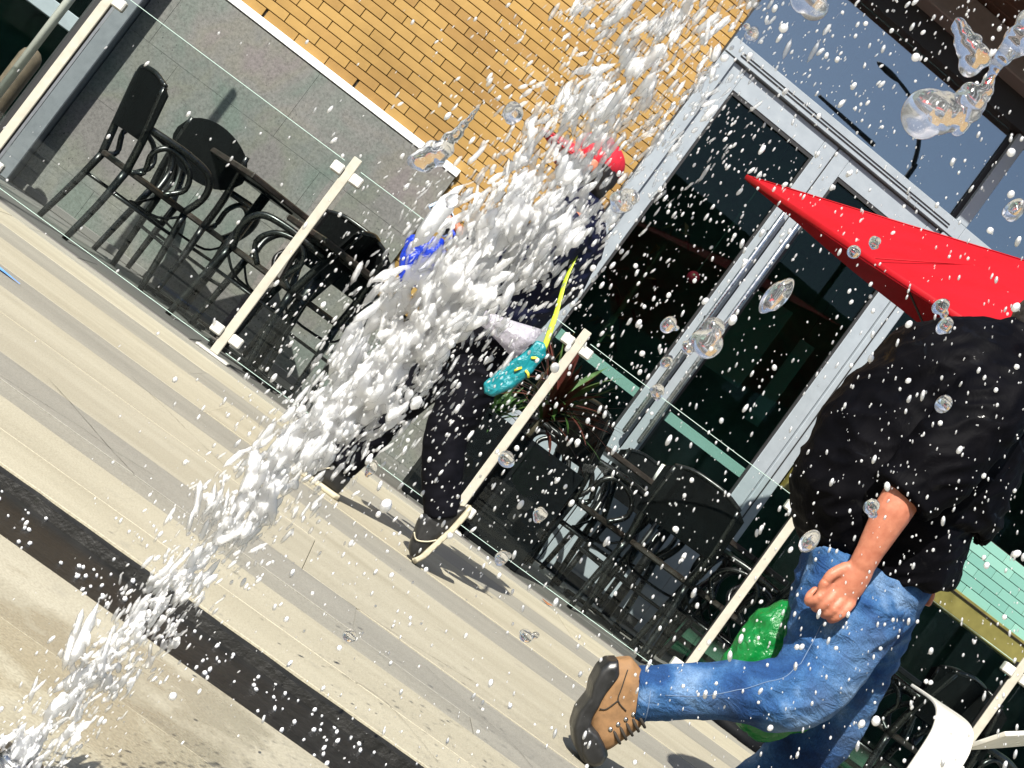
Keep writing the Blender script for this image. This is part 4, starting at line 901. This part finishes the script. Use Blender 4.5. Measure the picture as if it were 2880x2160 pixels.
# --- smaller walker behind the jet: red cap, navy jacket, dark trousers
Yk = 4.45
kid = thing('person', 'person in red cap and navy jacket walking behind the water jet', 'person', (0.20, Yk, 0))
b = MB()
b.tube([(0.17, Yk, 0.70), (0.18, Yk, 0.95), (0.175, Yk, 1.13), (0.150, Yk, 1.20), (0.125, Yk, 1.25)], [(0.08, 0.10), (0.10, 0.12), (0.07, 0.11), (0.045, 0.048), (0.042, 0.044)], 14, up=X_, smooth_path=4, round_ends=True)
b.ball((0.115, Yk, 1.325), (0.088, 0.070, 0.105), 18, 12); b.ball((0.080, Yk, 1.275), (0.052, 0.048, 0.052), 12, 8)
b.tube([(0.030, Yk, 1.325), (0.012, Yk, 1.295)], [0.008, 0.012], 8, round_ends=True)
for sy in (-1, 1): b.ball((0.125, Yk+sy*0.071, 1.315), (0.018, 0.008, 0.028), 8, 6)
for sy, hx, hz in ((-1, -0.100, 0.895), (1, -0.02, 0.86)):
    b.tube([(0.18, Yk+sy*0.15, 1.12), (0.13, Yk+sy*0.19, 0.93), (hx+0.03, Yk+sy*0.11, hz)], [0.042, 0.036, 0.024], 10, smooth_path=4, round_ends=True)
    b.tube([(hx+0.035, Yk+sy*0.11, hz), (hx, Yk+sy*0.10, hz+0.008), (hx-0.012, Yk+sy*0.10, hz+0.010)], [(0.018, 0.026), (0.017, 0.032), (0.014, 0.030)], 10, smooth_path=3, round_ends=True)
    for i in range(4): b.tube([(hx-0.010, Yk+sy*0.075+sy*0.017*i, hz+0.008), (hx-0.038+0.003*abs(i-1), Yk+sy*0.075+sy*0.017*i, hz+0.018), (hx-0.052+0.004*abs(i-1), Yk+sy*0.075+sy*0.017*i, hz+0.002)], [0.0085, 0.008, 0.007], 8, smooth_path=3, round_ends=True)
    b.tube([(hx+0.01, Yk+sy*0.072, hz+0.012), (hx-0.015, Yk+sy*0.066, hz+0.030), (hx-0.035, Yk+sy*0.072, hz+0.030)], [0.010, 0.009, 0.0075], 8, smooth_path=3, round_ends=True)
world_parent(fuse('body', b, 0.0046, M['skin'], None, 3), kid)
for sy in (-1, 1): world_parent(MB().ball((0.034, Yk+sy*0.030, 1.330), 0.008, 8, 6).build('eye', M['eye'], None, True), kid)
world_parent(MB().tube([(0.028, Yk-0.02, 1.268), (0.024, Yk, 1.266), (0.028, Yk+0.02, 1.268)], 0.005, 6).build('mouth', M['lip'], None, True), kid)
hh = MB().ball((0.140, Yk, 1.325), (0.080, 0.078, 0.095), 16, 10).ball((0.170, Yk, 1.275), (0.045, 0.062, 0.05), 12, 8)
world_parent(fuse('hair', hh, 0.008, M['hair'], None, 2, wob((50, 50, 50), 0.004)), kid)
cp = MB(); cp.ball((0.126, Yk, 1.356), (0.094, 0.081, 0.072), 24, 16)
cap = world_parent(fuse('cap', cp, 0.006, M['redcap'], None, 2), kid)
v = []; nn = 14
for i in range(nn+1):
    a = -math.pi/2+math.pi*i/nn
    for q in (0.0, 0.5, 1.0):
        v.append((0.065-math.cos(a)*(0.03+0.105*q), Yk+math.sin(a)*0.082, 1.345-0.018*q-0.020*math.sin(a)**2))
f = [(i*3+jj, i*3+jj+1, i*3+3+jj+1, i*3+3+jj) for i in range(nn) for jj in range(2)]
k_ = len(v); v += [(x, y, z-0.006) for x, y, z in v[:k_]]; f += [tuple(x+k_ for x in reversed(q)) for q in f[:nn*2]]
f += [(i*3+2, i*3+5, i*3+5+k_, i*3+2+k_) for i in range(nn)]
world_parent(mk('peak', v, f, M['redcap'], None, True), cap)
world_parent(MB().ball((0.126, Yk, 1.429), (0.010, 0.010, 0.006), 8, 6).build('button', M['redcap'], None, True), cap)
s_ = MB()
s_.tube([(0.175, Yk, 0.74), (0.180, Yk, 0.84), (0.195, Yk, 0.98), (0.200, Yk, 1.10), (0.185, Yk, 1.175), (0.155, Yk, 1.215)], [(0.115, 0.145), (0.120, 0.155), (0.130, 0.165), (0.118, 0.165), (0.085, 0.12), (0.055, 0.06)], 24, up=X_, smooth_path=4, round_ends=True)
for sy, hx, hz in ((-1, -0.100, 0.895), (1, -0.02, 0.86)): s_.tube([(0.19, Yk+sy*0.13, 1.12), (0.145, Yk+sy*0.19, 0.95), (0.06, Yk+sy*0.155, 0.905), (hx+0.045, Yk+sy*0.113, hz)], [0.068, 0.058, 0.048, 0.040], 14, smooth_path=4)
world_parent(fuse('jacket', s_, 0.0065, M['navy'], None, 4, shirt_folds), kid)
j = MB(); j.tube([(0.175, Yk, 0.80), (0.180, Yk, 0.68)], [(0.105, 0.135), (0.112, 0.140)], 20, up=X_, round_ends=True)
j.tube([(0.195, Yk-0.065, 0.70), (0.235, Yk-0.075, 0.50), (0.255, Yk-0.075, 0.38), (0.335, Yk-0.075, 0.24), (0.395, Yk-0.075, 0.165)], [(0.095, 0.085), (0.080, 0.078), (0.070, 0.068), (0.060, 0.058), (0.055, 0.055)], 18, up=X_, smooth_path=4)
j.tube([(0.155, Yk+0.065, 0.70), (0.105, Yk+0.075, 0.50), (0.085, Yk+0.075, 0.37), (0.065, Yk+0.075, 0.20), (0.050, Yk+0.075, 0.09)], [(0.095, 0.085), (0.080, 0.078), (0.068, 0.066), (0.060, 0.058), (0.056, 0.055)], 18, up=X_, smooth_path=4)
world_parent(fuse('trousers', j, 0.0065, M['trousers'], None, 3, denim_folds), kid)
def shoe(prof, sole, yc):
    u_ = world_parent(fuse('shoe', MB().prism(prof, yc-0.040, yc+0.040, [(0, 0.6), (0.12, 0.88), (0.3, 1), (0.7, 1), (0.88, 0.88), (1, 0.6)]), 0.0045, M['rubber'], None, 4), kid)
    world_parent(fuse('shoe_sole', MB().prism(sole, yc-0.043, yc+0.043, [(0, 0.9), (0.15, 1), (0.85, 1), (1, 0.9)]), 0.004, M['sole'], None, 2), u_)
    return u_
s1 = shoe([(0.440, 0.235), (0.400, 0.215), (0.345, 0.155), (0.338, 0.115), (0.352, 0.070), (0.365, 0.030), (0.385, 0.010), (0.408, 0.020), (0.420, 0.080), (0.438, 0.15)],
          [(0.450, 0.245), (0.440, 0.240), (0.431, 0.15), (0.417, 0.085), (0.407, 0.030), (0.394, 0.006), (0.411, 0.0), (0.426, 0.030), (0.436, 0.085), (0.450, 0.15), (0.458, 0.22)], Yk-0.075)
s2 = shoe([(0.100, 0.020), (0.105, 0.075), (0.085, 0.125), (0.030, 0.125), (0.0, 0.090), (-0.06, 0.065), (-0.105, 0.045), (-0.115, 0.018)],
          [(0.108, 0.0), (0.111, 0.020), (-0.115, 0.019), (-0.126, 0.011), (-0.119, 0.0)], Yk+0.075)
for u_, x, z in ((s1, 0.37, 0.10), (s2, -0.01, 0.085)):
    yc = Yk-0.075 if u_ is s1 else Yk+0.075
    world_parent(MB().tube([(x-0.02, yc-0.041, z-0.02), (x, yc-0.043, z-0.035), (x+0.03, yc-0.042, z-0.02), (x+0.05, yc-0.041, z)], 0.0025, 5, smooth_path=4).build('lace', M['sole'], None, True), u_)
# what the walker carries
ph = thing('phone', 'slim pale blue phone held up in front of the walker', 'phone', (-0.145, Yk-0.10, 0.905))
o = MB().box(-0.030, 0.030, -0.004, 0.004, -0.055, 0.055, 0.004).build('shell', M['phone'], ph); o.rotation_euler = (R(10), R(-62), 0)
o2 = MB().box(-0.026, 0.026, -0.0052, -0.0042, -0.048, 0.048).build('screen', M['gasket'], ph); o2.rotation_euler = (R(10), R(-62), 0)
bb_ = thing('blue_bag', 'bright blue cloth bag hanging from the walker\'s hand', 'bag', (-0.13, Yk-0.11, 0.66))
pr = [(-0.195, 0.795), (-0.155, 0.825), (-0.10, 0.850), (-0.078, 0.825), (-0.072, 0.75), (-0.085, 0.685), (-0.135, 0.665), (-0.165, 0.70), (-0.185, 0.745)]
world_parent(fuse('cloth', MB().prism(pr, Yk-0.145, Yk-0.085, [(0, 0.6), (0.2, 0.9), (0.5, 1), (0.8, 0.9), (1, 0.6)]), 0.005, M['blue_cloth'], None, 2, crinkle), bb_)
world_parent(MB().tube([(-0.10, Yk-0.115, 0.845), (-0.085, Yk-0.118, 0.875), (-0.105, Yk-0.112, 0.888)], [(0.006, 0.012)]*3, 8, smooth_path=4).build('loop', M['blue_cloth'], None, True), bb_)
um = thing('folded_umbrella', 'folded cloudy clear umbrella under the walker\'s arm', 'umbrella', (0.14, Yk-0.22, 0.72))
v = []; n = 20
for q in np.linspace(0, 1, 9):
    c0 = Vector((0.017, Yk-0.225, 0.715)).lerp(Vector((0.285, Yk-0.225, 0.740)), q); rr = 0.006+0.050*q**1.25
    for i in range(n):
        a = 2*math.pi*i/n; r2 = rr*(1+0.16*math.sin(a*6+q*2.5)); v.append((c0.x+0.01*math.sin(a)*q, c0.y+math.cos(a)*r2*0.7, c0.z+math.sin(a)*r2))
f = [(jj*n+i, jj*n+(i+1) % n, jj*n+n+(i+1) % n, jj*n+n+i) for jj in range(8) for i in range(n)]+[tuple(reversed(range(n))), tuple(8*n+i for i in range(n))]
world_parent(mk('canopy', v, f, M['clear_film'], None, True), um)
world_parent(MB().tube([(0.285, Yk-0.225, 0.74), (0.37, Yk-0.225, 0.748)], 0.007, 8, round_ends=True).build('handle', M['gasket'], None, True), um)
tl = thing('teal_bag', 'teal plastic bag with yellow print hanging on a lime strap', 'bag', (0.29, Yk-0.24, 0.55))
pr = [(0.245, 0.565), (0.262, 0.545), (0.290, 0.552), (0.318, 0.60), (0.340, 0.68), (0.345, 0.745), (0.318, 0.772), (0.296, 0.762), (0.276, 0.68), (0.254, 0.61)]
world_parent(fuse('sack', MB().prism(pr, Yk-0.256, Yk-0.232, [(0, 0.8), (0.2, 0.96), (0.5, 1), (0.8, 0.96), (1, 0.8)]), 0.0035, M['teal_film'], None, 1, lambda c: 0.45*crinkle(c)), tl)
world_parent(MB().tube([(0.328, Yk-0.245, 0.752), (0.295, Yk-0.235, 0.86), (0.262, Yk-0.19, 0.96), (0.245, Yk-0.15, 1.05), (0.225, Yk-0.08, 1.165)], [(0.009, 0.003)]*5, 8, smooth_path=5).build('strap', M['lime'], None, True), tl)
for (x, z, a) in ((0.322, 0.715, 0.4), (0.300, 0.66, 1.0), (0.330, 0.665, -0.5)):
    world_parent(MB().tube([(x-0.012*math.cos(a), Yk-0.260, z-0.012*math.sin(a)), (x, Yk-0.264, z+0.003), (x+0.012*math.cos(a), Yk-0.260, z+0.012*math.sin(a))], [(0.004, 0.001)]*3, 6).build('print', M['yellow'], None, True), tl)
# ------------------------------------------------------------------ fountain: nozzle, jet, flying drops
nz = thing('fountain_nozzle', 'round steel fountain nozzle set flush in the paving under the jet', 'nozzle', (-0.055, 1.205, 0))
MB().tube([(0, 0, 0.0025), (0, 0, 0.006)], [0.045, 0.040], 24).build('flange', M['chrome'], nz, True)
MB().tube([(0, 0, 0.0062), (0, 0, 0.012)], [0.016, 0.013], 16).build('spout', M['chrome'], nz, True)

ICO = None
def ico(sub):
    bm = bmesh.new(); bmesh.ops.create_icosphere(bm, subdivisions=sub, radius=1.0)
    v = np.array([x.co[:] for x in bm.verts]); f = np.array([[q.index for q in p.verts] for p in bm.faces]); bm.free(); return v, f
def rot_to(d):
    d = d/np.linalg.norm(d); a = np.array([1, 0, 0]) if abs(d[0]) < 0.9 else np.array([0, 1, 0])
    x = np.cross(a, d); x /= np.linalg.norm(x); y = np.cross(d, x); return np.stack([x, y, d], 1)
def cloud(items, sub, wobble=0.0):
    """items: (position, radius, stretch, direction) -> one vertex and one face array"""
    bv, bf = ico(sub); n = len(items); V = np.empty((n, len(bv), 3)); 
    for i, (p, r, e, d) in enumerate(items):
        q = bv*(r, r*rng.uniform(0.8, 1.15), r*e)
        if wobble:
            k1 = rng.uniform(-1, 1, 3); q = q*(1+wobble*np.sin(bv@(k1*4)+rng.uniform(0, 6))[:, None])
        V[i] = q@rot_to(np.asarray(d, float)).T+p
    F = (bf[None]+(np.arange(n)*len(bv))[:, None, None]).reshape(-1, 3); return V.reshape(-1, 3), F
def big_mesh(name, V, F, material):
    me = bpy.data.meshes.new(name); me.vertices.add(len(V)); me.vertices.foreach_set('co', V.astype(np.float32).ravel())
    me.loops.add(len(F)*3); me.loops.foreach_set('vertex_index', F.astype(np.int32).ravel())
    me.polygons.add(len(F)); me.polygons.foreach_set('loop_start', np.arange(0, len(F)*3, 3, dtype=np.int32))
    me.polygons.foreach_set('use_smooth', np.ones(len(F), bool)); me.update(calc_edges=True); me.validate()
    o = bpy.data.objects.new(name, me); COL.objects.link(o); me.materials.append(material); return o
JZ = np.array([0.0, 0.036, 0.124, 0.213, 0.302, 0.38, 0.462, 0.547, 0.621, 0.697, 0.768, 0.844, 0.95, 1.05])
JX = np.array([-0.055, -0.051, -0.040, -0.034, -0.024, -0.015, -0.003, 0.007, 0.014, 0.016, 0.014, 0.006, 0.002, 0.0])
JW = np.array([0.014, 0.020, 0.027, 0.029, 0.033, 0.039, 0.045, 0.050, 0.054, 0.060, 0.070, 0.080, 0.086, 0.09])
JD = np.array([2.2, 2.0, 1.9, 1.7, 1.6, 1.7, 1.9, 2.1, 1.9, 1.4, 1.1, 1.0, 0.9, 0.7])
core = []
cdf = np.cumsum(JD*JW); cdf /= cdf[-1]
nclump = 340
for k in range(nclump):
    z = float(np.interp(rng.uniform(), cdf, JZ)); cx = np.interp(z, JZ, JX); wd = np.interp(z, JZ, JW)
    off = np.clip(rng.normal(0, 0.46, 2), -0.95, 0.95)*wd; n = rng.integers(6, 20); s0 = rng.uniform(0.55, 1.3); tilt = rng.normal(0, 0.22, 2)
    for i in range(n):
        r = 0.00185*s0*rng.lognormal(0, 0.40); e = rng.uniform(1.8, 6.0)
        p = np.array([cx+off[0], 1.205+off[1]*0.8, z])+rng.normal(0, 1, 3)*np.array([0.0058, 0.0058, 0.013])*s0
        if p[2] < 0.004: continue
        core.append((p, r, e, (tilt[0]+rng.normal(0, 0.15), tilt[1], 1)))
for k in range(110):                                                     # heavier, air-filled lumps in the thick of the jet
    z = float(np.clip(rng.normal(0.49, 0.10), 0.28, 0.66)); cx = np.interp(z, JZ, JX); wd = np.interp(z, JZ, JW)
    off = rng.normal(0, 0.34, 2)*wd
    for i in range(rng.integers(4, 9)):
        core.append((np.array([cx+off[0], 1.205+off[1]*0.8, z])+rng.normal(0, 1, 3)*np.array([0.006, 0.006, 0.010]), 0.0034*rng.lognormal(0, 0.3), rng.uniform(1.5, 3.4), (rng.normal(0, 0.2), 0, 1)))
for k in range(3400):                                                    # single threads and flecks
    z = float(np.interp(rng.uniform(), cdf, JZ)); cx = np.interp(z, JZ, JX); wd = np.interp(z, JZ, JW); off = np.clip(rng.normal(0, 0.66, 2), -1.5, 1.5)*wd
    if z > 0.006: core.append((np.array([cx+off[0], 1.205+off[1]*0.8, z]), 0.0013*rng.lognormal(0, 0.3), rng.uniform(2.0, 6.0), (rng.normal(0.03, 0.16), rng.normal(0, 0.1), 1)))
V, F = cloud(core, 1, 0.12)
class _M: pass
q = _M(); q.v = V.tolist(); q.f = F.tolist()
jet = fuse('fountain_jet', q, 0.0011, M['foam'], None, 3)
tag(jet, 'tall white fountain jet splashing upwards in front of the terrace', 'fountain', kind='stuff')
# loose drops torn off the jet and the spray drifting beyond it
sp_ = []
while len(sp_) < 3000:                                                   # close to the column
    z = float(np.interp(rng.uniform(), cdf, JZ)); cx = np.interp(z, JZ, JX); wd = np.interp(z, JZ, JW)
    a = rng.normal(0, 1, 2); p = np.array([cx+a[0]*wd*1.25, 1.205+a[1]*wd*1.1, z])
    if p[2] < 0.003: continue
    sp_.append((p, min(0.0017, 0.00070*rng.lognormal(0, 0.45)), rng.uniform(1.3, 3.4), (rng.normal(0.06, 0.16), rng.normal(0, 0.1), 1)))
n0 = len(sp_)
while len(sp_) < n0+5600:                                                # the drifting veil
    y = rng.uniform(0.85, 2.1); s = y/1.2
    x = rng.uniform(-0.40, 0.72)*s; z = 0.462+rng.uniform(-0.46, 0.66)*s
    u = x/s; h = (z-0.462)/s
    side = u-np.interp(z, JZ, JX)                                        # beyond the jet the veil is far denser
    dens = 0.07 if side < 0 else (1.0 if side < 0.22 else 0.62)
    if side < 0 and side > -0.12: dens = 0.35
    if h < -0.10: dens *= 0.25 if side < 0.1 else 0.5
    if h < -0.26: dens *= 0.35
    if rng.uniform() > dens or z < 0.01: continue
    r = 0.00066*s*min(3.2, rng.lognormal(0, 0.55)); tl_ = np.clip(side*0.9, -0.1, 0.45)
    sp_.append(((x, y, z), r, rng.uniform(1.1, 2.7), (-tl_+rng.normal(0, 0.12), rng.normal(0, 0.1), 1)))
n1 = len(sp_)
while len(sp_) < n1+130:                                                 # fewer, fatter drops
    y = rng.uniform(0.85, 1.35); s = y/1.2; x = rng.uniform(-0.05, 0.62)*s; z = 0.462+rng.uniform(-0.34, 0.60)*s
    if rng.uniform() > (1.0 if z > 0.45 else 0.35): continue
    sp_.append(((x, y, z), 0.0024*s*rng.lognormal(0, 0.25), rng.uniform(1.0, 1.5), (rng.normal(0, 0.3), rng.normal(0, 0.1), 1)))
V, F = cloud([(np.array(p), r, e, d) for p, r, e, d in sp_], 2, 0.03)
spray = big_mesh('water_spray', V, F, M['drop'])
tag(spray, 'fine clear spray of small drops drifting around the fountain jet', 'spray', kind='stuff')
# drops striking the wet channel
dr = []
for i in range(420):
    x = rng.uniform(-0.75, 0.95); y = rng.uniform(1.83, 2.12); dr.append((np.array((x, y, -0.0235)), rng.uniform(0.0012, 0.004), rng.uniform(0.8, 1.8), (rng.normal(0, 0.3), 0.2, 1)))
V, F = cloud(dr, 1, 0.1); tag(big_mesh('channel_droplets', V, F, M['drop']), 'small splashing drops scattered along the dark wet channel', 'drops', kind='stuff')

DROPS = [
    (0.169, 1.000, 0.605, 0.0107, 1.00, 'big round white drop before the meeting stile of the doors'),
    (0.199, 1.050, 0.672, 0.0067, 2.50, 'long upright drop before the far door pane'),
    (0.077, 0.950, 0.826, 0.0116, 1.00, 'big drop cut by the top edge over the transom pane'),
    (-0.043, 1.100, 0.671, 0.0083, 1.00, 'large ragged drop flying before the ochre bricks'),
    (0.066, 1.100, 0.667, 0.0095, 1.00, 'large drop just under the red cap of the walker'),
    (-0.042, 1.150, 0.594, 0.0056, 1.20, 'lone drop over the brick edge beside the stone wall'),
    (0.108, 1.050, 0.453, 0.0059, 1.00, 'bright drop before the foot of the post by the planter'),
    (0.036, 1.200, 0.379, 0.0058, 1.20, 'bright drop between the two feet of the walker'),
    (0.336, 1.000, 0.582, 0.0055, 1.10, 'drop at the sleeve hem of the black shirt'),
    (0.335, 1.000, 0.673, 0.0059, 1.15, 'bright oval drop before the middle of the black shirt sleeve'),
    (0.291, 1.000, 0.728, 0.0052, 1.30, 'upper of two oval drops under the parasol edge'),
    (0.302, 1.000, 0.719, 0.0055, 1.40, 'lower of two oval drops under the parasol edge'),
    (0.139, 1.000, 0.599, 0.0057, 1.15, 'clear drop before the near door pane beside the meeting stile'),
    (0.314, 1.000, 0.535, 0.0068, 1.35, 'bright oval drop beside the hip of the striding person'),
    (0.105, 1.200, 0.255, 0.0058, 1.00, 'clear drop low over the grey paving row'),
    (0.226, 1.200, 0.341, 0.0055, 1.00, 'clear drop over the cream paving between both walkers'),
    (0.156, 1.100, 0.388, 0.0061, 1.10, 'clear drop beside the raised heel of the walker'),
    (0.064, 1.000, 0.801, 0.0057, 1.00, 'clear drop at the lower corner of the transom pane'),
    (0.224, 1.000, 0.736, 0.0048, 1.00, 'round drop in the middle of the red canopy'),
    (0.216, 1.000, 0.721, 0.0048, 1.10, 'round drop on the dark underside of the red canopy'),
    (0.169, 1.100, 0.588, 0.0044, 1.20, 'small clear drop low on the near door pane'),
    (0.278, 0.950, 0.799, 0.0056, 1.60, 'oval drop above the parasol canopy'),
    (0.160, 1.100, 0.433, 0.0047, 1.40, 'clear drop before the chair legs by the planter'),
    (0.169, 1.050, 0.561, 0.0049, 1.10, 'cloudy drop on the lower end of the meeting stile'),
]
for i, (x, y, z, r, e, lab) in enumerate(DROPS):
    V, F = cloud([(np.zeros(3), r, e, (0.1, 0, 1))]+[(rng.normal(0, 0.45, 3)*r, r*rng.uniform(0.35, 0.7), 1.2, rng.normal(0, 1, 3)) for _ in range(5 if r > 0.008 else 2)], 3, 0.10)
    q = _M(); q.v = V.tolist(); q.f = F.tolist()
    o = fuse('water_drop', q, r*0.07, M['lens'], None, 14); o.location = (x, y, z)
    tag(o, lab, 'water drop', 'large drops flying off the fountain')
def string_of_water(name, lab, pts, rr, seed):
    it = []
    P, R_ = catmull([Vector(p) for p in pts], rr, 5)
    for p, r in zip(P, R_):
        for _ in range(3): it.append((np.array(p)+rng.normal(0, 0.22, 3)*r, r*rng.uniform(0.5, 1.0), rng.uniform(1, 1.5), rng.normal(0, 1, 3)))
    V, F = cloud(it, 3, 0.03); q = _M(); q.v = V.tolist(); q.f = F.tolist()
    return tag(fuse(name, q, 0.0008, M['lens'], None, 30), lab, 'splash', 'ragged strings of water')
string_of_water('water_splash', 'thick twisting string of water over the dark eaves', [(0.190, 0.95, 0.816), (0.199, 0.95, 0.82), (0.207, 0.95, 0.830), (0.211, 0.95, 0.846), (0.211, 0.95, 0.862), (0.209, 0.95, 0.879), (0.212, 0.95, 0.895), (0.216, 0.95, 0.915)], [0.0150, 0.0115, 0.0085, 0.0085, 0.0028, 0.0060, 0.0105, 0.011], 1)
string_of_water('water_splash', 'short slug of water tumbling above the grey beam', [(0.172, 0.95, 0.877), (0.182, 0.95, 0.871), (0.193, 0.95, 0.866)], [0.005, 0.0075, 0.008], 2)
string_of_water('water_splash', 'ragged comet of water crossing the white trim of the brick wall', [(-0.076, 1.1, 0.598), (-0.071, 1.1, 0.610), (-0.069, 1.1, 0.626), (-0.067, 1.1, 0.643), (-0.066, 1.1, 0.657)], [0.008, 0.0085, 0.005, 0.0032, 0.002], 3)
